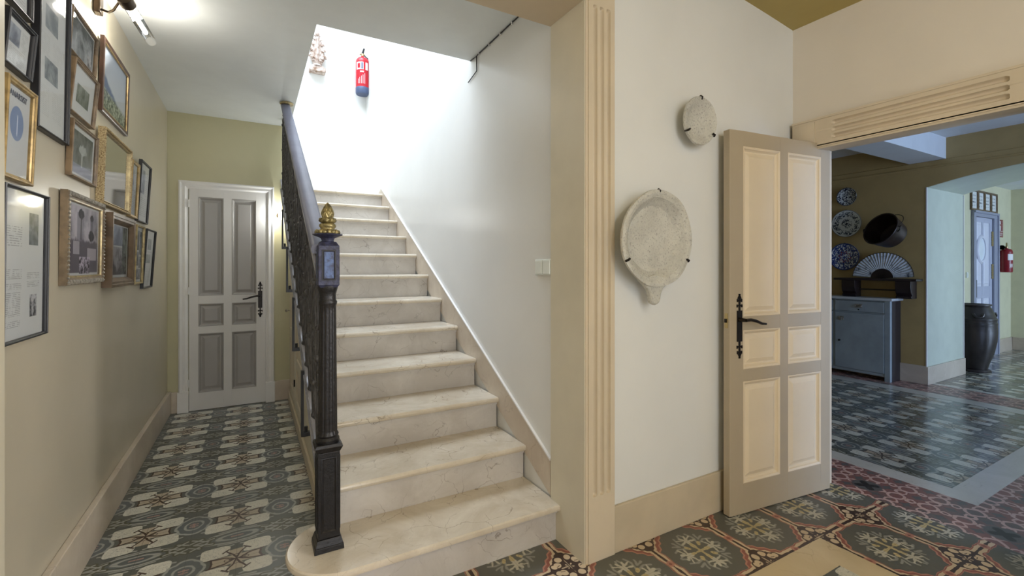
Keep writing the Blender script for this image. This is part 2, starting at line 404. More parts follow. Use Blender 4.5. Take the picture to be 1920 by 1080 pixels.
M['fanpaper'] = mat('fan_paper', (200, 206, 210), .6, vs=26, dark=(186, 192, 198), fine=((50, 56, 70), 13, .54))
M['door3'] = mat('paint_lilac_grey', (176, 180, 200), .4, var=.03)
M['door3p'] = mat('paint_lilac_white', (210, 212, 226), .4, var=.03)
M['cas3'] = mat('paint_casing_grey', (146, 150, 168), .4, var=.03)
M['oval_glass'] = mat('frosted_oval_glass', (222, 230, 240), .2, var=.02)
M['brass'] = mat('hinge_brass', (190, 170, 120), .3, .7)
M['sign_red'] = mat('sign_dark_red', (128, 36, 36), .4)
M['groove'] = mat('panel_groove', (92, 82, 66), .6)

# ------------------------------------------------------------------ mesh builder
class MB:
    def __init__(s, T=None): s.bm = bmesh.new(); s.T = T or Matrix(); s.mi = 0
    def v(s, p): return s.bm.verts.new(s.T @ Vector(p))
    def f(s, vs):
        try:
            f = s.bm.faces.new(vs); f.material_index = s.mi; return f
        except ValueError: pass
    def box(s, x0, x1, y0, y1, z0, z1):
        c = [s.v((x, y, z)) for x in (x0, x1) for y in (y0, y1) for z in (z0, z1)]
        for q in ((0, 1, 3, 2), (4, 6, 7, 5), (0, 4, 5, 1), (2, 3, 7, 6), (0, 2, 6, 4), (1, 5, 7, 3)): s.f([c[i] for i in q])
        return s
    def prism(s, pts, d):
        a = [s.v(p) for p in pts]; d = Vector(d); b = [s.v(Vector(p)+d) for p in pts]; n = len(a)
        s.f(a[::-1]); s.f(b)
        for i in range(n): s.f([a[i], a[(i+1) % n], b[(i+1) % n], b[i]])
        return s
    def frustum(s, r0, y0, r1, y1):            # rects (x0,x1,z0,z1) in planes y0 -> y1
        a = [s.v((x, y0, z)) for x, z in ((r0[0], r0[2]), (r0[1], r0[2]), (r0[1], r0[3]), (r0[0], r0[3]))]
        b = [s.v((x, y1, z)) for x, z in ((r1[0], r1[2]), (r1[1], r1[2]), (r1[1], r1[3]), (r1[0], r1[3]))]
        s.f(a); s.f(b[::-1])
        for i in range(4): s.f([a[i], b[i], b[(i+1) % 4], a[(i+1) % 4]])
        return s
    def ring(s, u0, u1, v0, v1, prof, P):       # prof: (inset, depth) closed loop; P(u,v,d)->xyz
        L = []
        for (cu, cv, su, sv) in ((u0, v0, 1, 1), (u1, v0, -1, 1), (u1, v1, -1, -1), (u0, v1, 1, -1)):
            L.append([s.v(P(cu+su*w, cv+sv*w, d)) for w, d in prof])
        n = len(prof)
        for k in range(4):
            A, B = L[k], L[(k+1) % 4]
            for i in range(n): s.f([A[i], A[(i+1) % n], B[(i+1) % n], B[i]])
        return s
    def tube(s, pts, r, n=8, closed=False, flat=1.0):
        pts = [Vector(p) for p in pts]; N = len(pts); rs = r if isinstance(r, (list, tuple)) else [r]*N
        rings = []; up = None
        for i, p in enumerate(pts):
            if closed: t = pts[(i+1) % N]-pts[i-1]
            else: t = pts[min(i+1, N-1)]-pts[max(i-1, 0)]
            t.normalize()
            if up is None:
                up = Vector((1, 0, 0)) if abs(t.x) < .9 else Vector((0, 0, 1))
            a = (up-t*up.dot(t)); a.normalize(); up = a; b = t.cross(a)
            rings.append([s.v(p+a*(rs[i]*math.cos(k*2*math.pi/n)*flat)+b*(rs[i]*math.sin(k*2*math.pi/n))) for k in range(n)])
        for i in range(N if closed else N-1):
            A, B = rings[i], rings[(i+1) % N]
            for k in range(n): s.f([A[k], A[(k+1) % n], B[(k+1) % n], B[k]])
        if not closed: s.f(rings[0][::-1]); s.f(rings[-1])
        return s
    def lathe(s, prof, c=(0, 0, 0), n=32, ax='z', a0=0., a1=2*math.pi, fn=None):
        full = abs(a1-a0-2*math.pi) < 1e-6; rings = []
        m = n if full else n+1
        for r, h in prof:
            row = []
            for k in range(m):
                t = a0+(a1-a0)*k/n; rr = r*(fn(t, h) if fn else 1)
                x, y = rr*math.cos(t), rr*math.sin(t)
                p = {'z': (x, y, h), 'x': (h, x, y), 'y': (x, h, y)}[ax]
                row.append(s.v((c[0]+p[0], c[1]+p[1], c[2]+p[2])))
            rings.append(row)
        for i in range(len(rings)-1):
            A, B = rings[i], rings[i+1]
            for k in range(n): s.f([A[k], A[(k+1) % m], B[(k+1) % m], B[k]])
        if full:
            if prof[0][0] > 1e-5: s.f(rings[0][::-1])
            if prof[-1][0] > 1e-5: s.f(rings[-1])
        return s
    def ell(s, c, r, n=12, m=8):
        s.lathe([(max(1e-4, math.sin(math.pi*i/m))*1.0, -math.cos(math.pi*i/m)) for i in range(m+1)], n=n) if False else None
        rings = []
        for i in range(m+1):
            a = math.pi*i/m
            rings.append([s.v((c[0]+r[0]*max(.02, math.sin(a))*math.cos(2*math.pi*k/n), c[1]+r[1]*max(.02, math.sin(a))*math.sin(2*math.pi*k/n), c[2]-r[2]*math.cos(a))) for k in range(n)])
        for i in range(m):
            for k in range(n): s.f([rings[i][k], rings[i][(k+1) % n], rings[i+1][(k+1) % n], rings[i+1][k]])
        s.f(rings[0][::-1]); s.f(rings[-1]); return s
    def field(s, us, vs, P):                    # P(u,v)->xyz
        g = [[s.v(P(u, v)) for v in vs] for u in us]
        for i in range(len(us)-1):
            for j in range(len(vs)-1): s.f([g[i][j], g[i+1][j], g[i+1][j+1], g[i][j+1]])
        return s
    def build(s, name, m, parent=None, smooth=True, bevel=0, loc=None, rot=None, ang=35):
        bmesh.ops.remove_doubles(s.bm, verts=s.bm.verts, dist=1e-6)
        bmesh.ops.recalc_face_normals(s.bm, faces=s.bm.faces)
        me = bpy.data.meshes.new(name); s.bm.to_mesh(me); s.bm.free()
        if smooth and len(me.polygons):
            me.polygons.foreach_set('use_smooth', [True]*len(me.polygons)); me.set_sharp_from_angle(angle=R(ang))
        for q in (m if isinstance(m, list) else [m]): me.materials.append(q)
        o = bpy.data.objects.new(name, me); COL.objects.link(o)
        if parent: o.parent = parent
        if loc: o.location = loc
        if rot: o.rotation_euler = rot
        if bevel:
            b = o.modifiers.new('bevel', 'BEVEL'); b.width = bevel; b.segments = 2; b.limit_method = 'ANGLE'; b.angle_limit = R(40)
        return o
def text(name, body, size, m, parent, loc, rot, align='LEFT'):
    cu = bpy.data.curves.new(name, 'FONT'); cu.body = body; cu.size = size; cu.align_x = align; cu.extrude = .0003
    tmp = bpy.data.objects.new(name, cu); me = bpy.data.meshes.new_from_object(tmp)
    bpy.data.objects.remove(tmp); me.materials.clear(); me.materials.append(m); me.name = name
    o = bpy.data.objects.new(name, me); COL.objects.link(o); o.parent = parent; o.location = loc; o.rotation_euler = rot
    return o
def struct(o, label=None):
    o['kind'] = 'structure'
    if label: o['label'] = label
    return o
def tag(o, label, cat, group=None):
    o['label'] = label; o['category'] = cat
    if group: o['group'] = group
    return o
def thing(name, label, cat, loc=(0, 0, 0), rot=(0, 0, 0), group=None):
    o = bpy.data.objects.new(name, None); o.empty_display_size = .1; COL.objects.link(o)
    o.location = loc; o.rotation_euler = rot
    if cat: tag(o, label, cat, group)
    else: struct(o, label)
    return o

# ------------------------------------------------------------------ shell
HC = 2.80                                   # corridor ceiling
# floor: marble strips, rugs of patterned tiles
fl = MB()
def rect(x0, x1, y0, y1, mi):
    fl.mi = mi; a = [fl.v(p) for p in ((x0, y0, 0), (x1, y0, 0), (x1, y1, 0), (x0, y1, 0))]; fl.f(a)
# 0 A corridor, 1 B hall, 2 strip, 3 rug, 4 red, 5 band, 6 A2
rect(-.80, 1.5, 1.93, 6.45, 0)
ox, oy, ix, iy = 2.478, 1.251, 2.326, 1.091
rect(-1.9, 3.172, oy, 1.93, 1); rect(ox, 3.172, -3.2, oy, 1); rect(-1.9, -1.0, -3.2, oy, 1); rect(-1.0, ox, -3.2, -2.6, 1)
rect(-1.0, ox, iy, oy, 2); rect(ix, ox, -2.6, iy, 2); rect(-1.0, -.85, -2.6, iy, 2); rect(-.85, ix, -2.6, -2.45, 2); rect(-.85, ix, -2.45, iy, 3)
rect(3.172, 3.59, -3.2, 5, 4); rect(3.59, 6.37, -3.2, .978, 4)
rect(3.59, 3.737, .978, 5, 5); rect(3.737, 6.37, .978, 1.132, 5); rect(6.17, 6.37, 1.132, 5, 5); rect(3.737, 6.17, 1.132, 5, 6)
rect(6.37, 6.86, -3.2, 5, 4); rect(6.86, 6.93, -3.2, 3, 5); rect(6.93, 8.1, -3.2, 3, 6); rect(8.1, 8.18, -3.2, 3, 5); rect(8.18, 11.2, -3.2, 3, 6)
struct(fl.build('floor', [M['tileA'], M['tileB'], M['marble_strip'], M['tileA3'], M['tileC'], M['marble_cool'], M['tileA2']], smooth=False), 'patterned cement tile floor with marble borders')

def wall(name, boxes, m, label=None):
    mb = MB()
    for b in boxes: mb.box(*b)
    return struct(mb.build(name, m, smooth=False), label)
wall('wall_left', [(-.80, -.69, 1.935, 5.36, 0, HC)], M['wall_greige'], 'corridor wall hung with pictures')
wall('wall_back', [(-.69, .33, 5.26, 5.36, 0, HC)], M['wall_olive'], 'olive end wall of the corridor')
wall('wall_center', [(1.49, 3.0, 1.675, 1.93, 0, 3.3), (-1.9, 1.49, 1.66, 1.935, 2.586, 3.3), (-1.9, -.66, 1.66, 1.935, 0, 2.586)], M['wall_white'], 'white hall wall with the wide opening to the stairs')
wall('trim_2', [(-1.9, 1.33, 1.655, 1.94, 2.580, 2.587)], M['soffit'])
wall('wall_right', [(3.0, 3.17, 1.545, 1.93, 0, 3.3), (3.0, 3.17, .64, 1.545, 2.10, 3.3), (3.0, 3.17, -.55, .64, 0, 3.3), (3.0, 3.17, -3.2, -2.1, 0, 3.3), (3.0, 3.17, -2.1, -.55, 0, .85), (3.0, 3.17, -2.1, -.55, 2.45, 3.3)], M['wall_pink'], 'hall wall with the doorway')
wall('wall_front', [(-1.9, -1.2, -3.3, -3.2, 0, 3.3), (1.6, 3.17, -3.3, -3.2, 0, 3.3), (-1.2, 1.6, -3.3, -3.2, 2.5, 3.3), (-1.2, 1.6, -3.3, -3.2, 0, .8)], M['wall_pink'])
wall('wall_hall_left', [(-2.0, -1.9, -3.2, 1.66, 0, 3.3)], M['wall_pink'])
wall('wall_stair', [(1.33, 1.43, 1.93, 6.39, 0, 5.7)], M['stair_white'], 'white stairwell wall')
wall('wall_landing', [(-1.6, 1.43, 6.39, 6.5, 0, 5.7), (1.075, 1.33, 6.36, 6.39, 2.2, 3.55)], M['stair_white'], 'bright wall at the stair landing')
wall('wall_upper_left', [(-1.7, -1.6, 1.9, 6.5, 2.2, 5.7), (-1.6, 1.43, 1.83, 1.93, 3.05, 5.7)], M['stair_white'])
mb = MB(); mb.box(-1.6, 1.33, 1.94, 2.95, HC, 3.05); mb.box(-1.6, .33, 2.95, 5.36, HC, 3.05)
struct(mb.build('ceiling_corridor', M['ceil_white'], smooth=False), 'pale ceiling over corridor and stair foot')
mb = MB(); mb.box(-1.7, 1.43, 1.83, 2.6, 5.7, 5.8); mb.box(-1.7, 1.43, 6.1, 6.5, 5.7, 5.8); mb.box(-1.7, -1.1, 2.6, 6.1, 5.7, 5.8); mb.box(1.2, 1.43, 2.6, 6.1, 5.7, 5.8)
struct(mb.build('ceiling_stairwell', M['ceil_white'], smooth=False))
# vaulted olive hall ceiling
mb = MB(); pts = []
for i in range(41):
    x = -1.9+4.9*i/40; pts.append((x, 2.865+.15*(1-((x-.55)/2.45)**2)))
mb.prism([(x, -3.2, z) for x, z in pts]+[(3.0, -3.2, 3.3), (-1.9, -3.2, 3.3)], (0, 4.875, 0))
struct(mb.build('ceiling', M['ceil_olive']), 'olive vaulted hall ceiling')

# stone skirtings
def skirt(name, boxes, m=None):
    mb = MB()
    for (x0, x1, y0, y1, z1) in boxes: mb.box(x0, x1, y0, y1, 0, z1)
    o = mb.build(name, m or M['marble_base'], smooth=False, bevel=.004); return struct(o)
skirt('baseboard_left', [(-.69, -.660, 1.935, 5.26, .205)])
skirt('baseboard_back', [(-.66, -.605, 5.235, 5.26, .195), (.19, .33, 5.235, 5.26, .20)])
skirt('baseboard_center', [(1.49, 2.99, 1.657, 1.675, .222)], M['base_cream'])
skirt('baseboard_right', [(2.985, 3.0, -3.2, .42, .22)], M['base_cream'])

# fluted pilaster that finishes the opening, with its return
def flute(d0, c, w, v, v0, v1, depth):      # groove profile with rounded ends
    du = (d0-c)/w
    e = 0
    if v < v0+w: e = (v0+w-v)/w
    if v > v1-w: e = (v-(v1-w))/w
    q = du*du+max(0, e)**2
    return depth*math.sqrt(max(0, 1-q)) if q < 1 else 0
def dense(a, b, pts, st, w):
    out = set([a, b])
    for p in pts:
        for k in range(-6, 7): out.add(p+w*k/6*1.0)
    return sorted(round(x, 5) for x in out if a <= x <= b)
us = dense(1.334, 1.490, [1.372, 1.412, 1.452], 0, .0125)
vs = sorted(set([0, .29, 2.9]+[round(.30+.0125*k/4, 5) for k in range(6)]+[round(2.565-.0125*k/4, 5) for k in range(6)]+[1.0, 1.7]))
mb = MB()
def Pp(u, v):
    d = max(flute(u, c, .0125, v, .30, 2.565, .018) for c in (1.372, 1.412, 1.452))
    return (u, 1.655+d, v)
mb.field(us, vs, Pp)
mb.box(1.322, 1.334, 1.662, 1.935, 0, 2.585); mb.box(1.334, 1.490, 1.6735, 1.6745, 0, 2.586)
mb.box(1.334, 1.337, 1.6555, 1.68, 0, 2.586); mb.box(1.487, 1.490, 1.6555, 1.68, 0, 2.9)
struct(mb.build('trim_1', M['cream'], ang=50), 'cream fluted pilaster beside the stair opening')
struct(MB().box(1.316, 1.3215, 1.664, 1.935, 0, 2.584).build('trim_3', M['cream_pale'], smooth=False), 'pale return of the pilaster')
struct(MB().box(-.66, -.646, 1.655, 1.94, 0, 2.585).build('trim_4', M['cream_pale'], smooth=False), 'pale pilaster return at the left of the opening')

# lintel and casing of the hall doorway
mb = MB()
y0, y1 = .42, 1.655
cs = (2.205, 2.165, 2.125)
vs = sorted(set([round(2.085+.165*k/60, 5) for k in range(61)]))
us = sorted(set([round(y0, 5), round(y1, 5)]+[round(.70+.018*k/6, 5) for k in range(8)]+[round(1.43-.018*k/6, 5) for k in range(8)]+[.9, 1.1, 1.3]))
def Pl(u, v):
    d = max(flute(v, c, .0125, u, .70, 1.43, .020) for c in cs)
    return (2.955+d, u, v)
mb.field(us, vs, Pl)
mb.box(2.976, 3.0, y0, y1, 2.085, 2.25); mb.box(2.955, 3.0, y1-.002, y1, 2.085, 2.25)
for z, x in ((2.085, 2.955), (2.248, 2.95)): mb.box(x, 3.0, y0, y1, z-.006, z+.006)
mb.box(2.962, 3.06, .62, 1.54, 2.068, 2.0849); mb.box(2.975, 3.17, .62, 1.54, 2.085, 2.10)
# corner block with a small pyramid
mb.prism([(2.955, 1.52, 2.10), (2.955, 1.64, 2.10), (2.955, 1.64, 2.235), (2.955, 1.52, 2.235)], (-.004, 0, 0))
c = mb.v((2.925, 1.58, 2.167)); q = [mb.v(p) for p in ((2.951, 1.525, 2.105), (2.951, 1.635, 2.105), (2.951, 1.635, 2.23), (2.951, 1.525, 2.23))]
for i in range(4): mb.f([q[i], q[(i+1) % 4], c])
mb.box(2.965, 3.0, 1.545, 1.655, 0, 2.085); mb.box(2.965, 3.0, .44, .63, 0, 2.085)
mb.box(3.0, 3.172, 1.533, 1.546, 0, 2.10); mb.box(3.0, 3.172, .638, .655, 0, 2.10)
struct(mb.build('trim_5', M['cream'], ang=50), 'cream fluted lintel and casing of the doorway')

# ------------------------------------------------------------------ panelled doors
def escutcheon(mb, x, z0, z1, y):
    w = .019; h = z1-z0; a, b = z0+h*.26, z1-h*.26
    mb.box(x-w, x+w, y-.004, y, a, b)
    for s, e, t in ((1, b, z1), (-1, a, z0)):
        mb.box(x-.006, x+.006, y-.004, y, min(e, t), max(e, t))
        L = abs(t-e)
        for k, (hh, ww) in enumerate(((.30, .017), (.62, .015))):
            zc = e+s*L*hh; mb.box(x-ww, x+ww, y-.004, y, zc-.004, zc+.004)
            for sx in (-1, 1): mb.box(x+sx*ww-.004, x+sx*ww+.004, y-.004, y, zc-.010, zc+.006)
        tip = [(x-.015, y, e+s*L*.70), (x+.015, y, e+s*L*.70), (x, y, t)]
        mb.prism(tip, (0, -.004, 0))
def panel_door(root, w, h, t, cols, rows, mf, mp, hx, hz=(.853, 1.206), side=1, lever=True, hmat=None):
    xs = [0]+[c for p in cols for c in p]+[w]; zs = [0]+[c for p in rows for c in p]+[h]
    mb = MB()
    for i in range(0, len(xs)-1, 2): mb.box(xs[i], xs[i+1], 0, t, 0, h)
    for (a, b) in cols:
        for j in range(0, len(zs)-1, 2): mb.box(a, b, 0, t, zs[j], zs[j+1])
    mb.build('door_frame', mf, root, smooth=False, bevel=.0015)
    for (a, b) in cols:
        for (c, d) in rows:
            q = MB()
            q.ring(a, b, c, d, [(0, 0), (0, t), (.016, t-.010), (.022, t-.016), (.030, t-.016), (.030, .016), (.022, .016), (.016, .010), (.012, .003), (.004, -.001)], lambda u, v, e: (u, e, v))
            q.box(a+.028, b-.028, .017, t-.017, c+.028, d-.028)
            k = .028; g = .052
            q.frustum((a+k, b-k, c+k, d-k), .0168, (a+g, b-g, c+g, d-g), .007)
            q.frustum((a+k, b-k, c+k, d-k), t-.0168, (a+g, b-g, c+g, d-g), t-.007)
            pn = q.build('door_panel', mp, root, smooth=False)
    if lever:
        hm = hmat or M['iron']
        e = MB(); escutcheon(e, hx, hz[0], hz[1], 0); es = e.build('handle_plate', hm, root, smooth=False)
        z = 1.065; l = MB(); s = side
        l.lathe([(.013, 0), (.011, -.02), (.009, -.045)], (hx, 0, z), 12, 'y')
        l.tube([(hx, -.045, z), (hx+s*.03, -.048, z+.002), (hx+s*.07, -.05, z-.006), (hx+s*.115, -.048, z-.022), (hx+s*.15, -.046, z-.026)], [.009, .009, .0085, .0075, .006], 10)
        l.build('door_handle', hm, es)
        e = MB(); e.box(hx-.019, hx+.019, t, t+.004, hz[0]+.09, hz[1]-.09)
        e.build('back_plate', hm, root, smooth=False)

rows = [(.163, .722), (.79, 1.004), (1.08, 2.016)]
d = thing('door_1', 'open taupe panelled door leaf with cream panels, standing in front of the white wall', None, (2.2431, 1.5869, .006), (0, 0, math.atan2(1.495-1.5869, 3.074-2.2431)))
panel_door(d, .836, 2.098, .040, [(.103, .396), (.462, .752)], rows, M['door_taupe'], M['door_panel'], .072)
lt = MB(); lt.box(-.002, 0, .012, .030, 1.02, 1.10); lt.build('latch_plate', M['brass'], d, smooth=False)
lt = MB(); lt.box(-.010, -.002, .016, .026, 1.05, 1.07); lt.build('latch', M['iron'], d, smooth=False)
d2 = thing('door_2', 'closed off-white door with grey panels at the corridor end', None, (-.522, 5.240, .004))
panel_door(d2, .634, 2.098, .038, [(.072, .276), (.343, .552)], rows, M['bdoor'], M['bdoor_panel'], .585, side=-1)
for z in (.26, 1.13, 1.95):
    q = MB(); q.lathe([(.006, -.035), (.006, .035)], (-.004, -.004, z), 8); q.build('hinge', M['casing_white'], d2)
# casing of the back door
mb = MB()
prof = [(0, 0), (0, -.03), (.012, -.038), (.03, -.03), (.05, -.034), (.062, -.024), (.074, -.020), (.076, 0)]
L = []
for (x, z, sx, sz) in ((-.603, 0, 1, 0), (-.603, 2.165, 1, -1), (.187, 2.165, -1, -1), (.187, 0, -1, 0)):
    L.append([mb.v((x+sx*w, 5.262+e, z+sz*w)) for w, e in prof])
for k in range(3):
    for i in range(len(prof)): mb.f([L[k][i], L[k][(i+1) % 8], L[k+1][(i+1) % 8], L[k+1][i]])
mb.box(-.61, -.525, 5.215, 5.262, 0, .19); mb.box(.112, .193, 5.215, 5.262, 0, .20)
struct(mb.build('trim_6', M['casing_white'], ang=20), 'white moulded casing of the corridor door')

# ------------------------------------------------------------------ staircase
RISE, RUN, NY = .1844, .3265, 1.856
def nose(y): return RISE+(y-NY)*RISE/RUN
st = thing('staircase', 'cream marble staircase rising to the bright landing', 'staircase', (0, 0, 0))
for k in range(12):
    z = RISE*(k+1); y = NY+RUN*k
    th = .030
    pr = [(y+.035, z-th), (y+.006, z-th), (y, z-th+.006), (y-.003, z-.014), (y, z-.005), (y+.006, z)]
    if k == 0:
        t = MB(); cx, cy, rad = .33, NY+.215, .215
        def outline(r0, yf, back):
            pts = [(1.322 if r0 > .2 else 1.3215, yf), ]
            for i in range(25):
                a = -math.pi/2-math.pi*i/24; pts.append((cx+r0*math.cos(a), cy+r0*math.sin(a)))
            pts += [(cx+.001, back), (1.3215, back)]
            return pts
        rings = []
        for (dr, dz) in ((-.008, -.030), (-.001, -.026), (.002, -.015), (0, -.005), (-.006, 0)):
            rings.append([t.v((px, py, z+dz)) for px, py in outline(rad+dr, cy-rad-dr, NY+RUN+.04)])
        t.f(rings[0][::-1]); t.f(rings[-1])
        for i in range(4):
            n = len(rings[0])
            for j in range(n): t.f([rings[i][j], rings[i][(j+1) % n], rings[i+1][(j+1) % n], rings[i+1][j]])
        t.build('tread', M['marble'], st)
        r = MB(); a = [(px, py, 0) for px, py in outline(rad-.035, cy-rad+.035, NY+RUN+.035)]
        r.prism(a, (0, 0, z-.030))
        b = [(px, py, z-.044) for px, py in outline(rad-.022, cy-rad+.022, NY+RUN+.03)]; r.prism(b, (0, 0, .014))
        r.build('riser', M['marble_riser'], st)
    else:
        ye = y+RUN+.04 if k < 11 else 6.355
        x1 = 1.319 if k < 11 else 1.329
        t = MB(); t.prism([(.295, *p) for p in pr]+[(.295, ye, z), (.295, ye, z-th)], (x1-.295, 0, 0)); t.build('tread' if k < 11 else 'landing', M['marble'], st)
        if k < 11: MB().prism([(.326, y+.0501, z-RISE-.0), (.326, y+.0501, z-.0302), (.326, y+RUN+.029, z-.0302), (.326, y+RUN+.029, z-.036)], (.012, 0, 0)).build('step_end', M['cream_pale'], st, smooth=False)
        r = MB(); r.box(.325, 1.319, y+.030, y+.05, z-RISE+.0005, z-.0302); r.box(.32, 1.319, y+.020, y+.034, z-.046, z-.0302)
        r.build('riser', M['marble_riser'], st)
MB().box(-1.55, .294, 5.50, 6.38, 2.18, 2.2125).build('landing', M['marble'], st, smooth=False)
s_ = MB(); A = (1.95, .372); B = (5.55, 2.300)
s_.prism([(1.320, 1.945, nose(1.945)-.04), (1.320, 1.945, .372), (1.320, 5.50, 2.285), (1.320, 5.74, 2.215), (1.320, 5.74, 2.15), (1.320, 5.3, 1.9)], (.0095, 0, 0))
s_.build('skirting', M['marble_base'], st, smooth=False)
s_ = MB(); s_.prism([(1.316, 1.945, .372), (1.316, 5.50, 2.285), (1.316, 5.50, 2.293), (1.316, 1.945, .382)], (.0139, 0, 0)); s_.build('skirting_cap', M['casing_white'], st, smooth=False)

# wall under the flight with cupboard doors (faces the corridor)
mb = MB(); mb.prism([(.33, 2.36, 0), (.33, 5.26, 0), (.33, 5.26, nose(5.26)-.25), (.33, 2.36, nose(2.36)-.25)], (.05, 0, 0))
mb.prism([(.325, 2.40, nose(2.4)-.29), (.325, 5.26, nose(5.26)-.29), (.325, 5.26, nose(5.26)-.222), (.325, 2.40, nose(2.40)-.222)], (.01, 0, 0))
struct(mb.build('wall_understair', M['cream_pale'], smooth=False), 'cream boarded wall under the stairs')
skirt('baseboard_understair', [(.312, .33, 2.36, 5.235, .09)], M['base_cream'])
cd = thing('cupboard_door', 'cream cupboard door under the stairs nearest the corridor end', 'cupboard door', (.325, 5.15, .12), (0, 0, -math.pi/2), 'understair cupboard doors')
panel_door(cd, .62, 1.35, .022, [(.07, .55)], [(.08, .55), (.63, 1.27)], M['cream_pale'], M['cream'], 0, lever=False)
kn = MB(); kn.lathe([(.004, 0), (.004, -.02), (.014, -.028), (.015, -.036), (.008, -.044), (.001, -.046)], (.04, 0, .80), 14, 'y'); kn.build('knob', M['fr_silver'], cd)
for z in (.2, 1.1):
    q = MB(); q.lathe([(.006, -.03), (.006, .03)], (.625, -.004, z), 8); q.build('hinge', M['iron'], cd)
cd2 = thing('cupboard_door', 'cream cupboard door under the stairs, the middle and lower one', 'cupboard door', (.325, 4.40, .12), (0, 0, -math.pi/2), 'understair cupboard doors')
panel_door(cd2, .62, .82, .022, [(.07, .55)], [(.08, .36), (.44, .74)], M['cream_pale'], M['cream'], 0, lever=False)
for z in (.15, .68):
    q = MB(); q.lathe([(.006, -.03), (.006, .03)], (.625, -.004, z), 8); q.build('hinge', M['iron'], cd2)

# ------------------------------------------------------------------ railing
rl = thing('stair_railing', 'cast-iron stair railing with grey-blue handrail, black newel and gilded pine-cone finial', 'railing', (.275, 2.075, RISE))
nx, ny, nz = 0, 0, 0
def sq(mb, hw0, z0, hw1, z1):
    a = [mb.v((sx*hw0, sy*hw0, z0)) for sx, sy in ((-1, -1), (1, -1), (1, 1), (-1, 1))]
    b = [mb.v((sx*hw1, sy*hw1, z1)) for sx, sy in ((-1, -1), (1, -1), (1, 1), (-1, 1))]
    mb.f(a[::-1]); mb.f(b)
    for i in range(4): mb.f([a[i], a[(i+1) % 4], b[(i+1) % 4], b[i]])
mb = MB(); sq(mb, .058, 0, .056, .022); sq(mb, .055, .022, .046, .050); sq(mb, .043, .05, .043, .405); sq(mb, .044, .405, .054, .425); sq(mb, .054, .425, .050, .440)
nb = mb.build('newel_base', M['castiron'], rl, bevel=.002, smooth=False)
for ang in range(4):
    T = Matrix.Rotation(ang*math.pi/2, 4, 'Z')
    q = MB(T); q.ring(-.030, .030, .075, .385, [(0, -.0425), (0, -.046), (.004, -.047), (.009, -.0425)], lambda u, v, e: (u, e, v)); q.build('panel_moulding', M['castiron'], nb)
mb = MB()
def flt(t, h): return 1-.07*max(0, math.cos(t*12))**2 if .48 < h < 1.02 else 1
pr = [(.046, .440), (.047, .452), (.041, .462), (.044, .470), (.038, .482)]
pr += [(.0385-.005*i/20, .49+.52*i/20) for i in range(21)]
pr += [(.037, 1.02), (.038, 1.028), (.034, 1.036), (.033, 1.06), (.037, 1.075), (.040, 1.085), (.040, 1.095)]
mb.lathe(pr, n=72, fn=flt); mb.build('newel_shaft', M['castiron'], rl)
mb = MB(); sq(mb, .034, 1.088, .0415, 1.100); sq(mb, .0415, 1.100, .0415, 1.262); sq(mb, .0415, 1.262, .030, 1.280)
mb.lathe([(.028, 1.278), (.024, 1.286), (.028, 1.296), (.050, 1.305), (.060, 1.309), (.060, 1.313), (.03, 1.316)], n=32)
nh = mb.build('newel_head', M['newel_blue'], rl, bevel=.002, ang=30)
for ang in range(4):
    T = Matrix.Rotation(ang*math.pi/2, 4, 'Z')
    q = MB(T); q.ring(-.027, .027, 1.118, 1.246, [(0, -.041), (0, -.044), (.005, -.044), (.008, -.041)], lambda u, v, e: (u, e, v)); q.build('head_moulding', M['castiron'], nh)
    q = MB(T); q.box(-.018, .018, -.0425, -.041, 1.128, 1.236); q.build('head_panel', M['newel_panel'], nh, smooth=False)
mb = MB()
mb.lathe([(.030, 1.314), (.034, 1.325), (.029, 1.332), (.028, 1.338), (.033, 1.343), (.034, 1.352), (.029, 1.357), (.025, 1.360)], n=32)
for i in range(16):                         # acanthus leaves
    a = i*math.pi/8; mb.ell((.041*math.cos(a), .041*math.sin(a), 1.320), (.011, .011, .009 if i % 2 else .013), 8, 6)
mb.lathe([(.024, 1.360), (.032, 1.364), (.035, 1.371), (.032, 1.379), (.024, 1.383)], n=60, fn=lambda t, h: 1+.07*math.sin(t*9+h*400))
def cone(t, h):
    k = (h-1.383)/.062
    return 1-.10*max(abs(math.cos(4*t+4.5*k))**7, abs(math.cos(4*t-4.5*k))**7)
mb.lathe([(max(.0008, .0280*max(0, 1-(i/28)**2.1)**.85*(.82+.18*min(1, i/7))), 1.383+.064*i/28) for i in range(29)], n=96, fn=cone)
mb.build('finial', M['gold'], rl, ang=60)
OX, OY, OZ = .275, 2.075, RISE               # railing parts below are given in world numbers
def W(p): return (p[0]-OX, p[1]-OY, p[2]-OZ)
RX = .258; SL = RISE/RUN
def top(y): return 1.435+.556*(y-2.07)
def bot(y): return nose(y)+.045
Y0, Y1 = 2.108, 4.50
mb = MB()
prof = [(-.040, -.030), (.020, -.030), (.027, -.014), (.025, .002), (.015, .010), (-.028, .010), (-.042, .003), (-.047, -.012)]
a = [mb.v(W((RX+dx, Y0-.02, top(Y0-.02)+dz))) for dx, dz in prof]; b = [mb.v(W((RX+dx, Y1, top(Y1)+dz))) for dx, dz in prof]
mb.f(a[::-1]); mb.f(b)
for i in range(8): mb.f([a[i], a[(i+1) % 8], b[(i+1) % 8], b[i]])
mb.build('handrail', M['handrail'], rl, ang=50)
mb = MB(); yy = 4.50; mb.lathe([(.050, 0), (.056, .006), (.056, .012), (.048, .018)], W((RX, yy-.01, 2.780)), 24); mb.build('ceiling_collar', M['fr_goldpale'], rl)
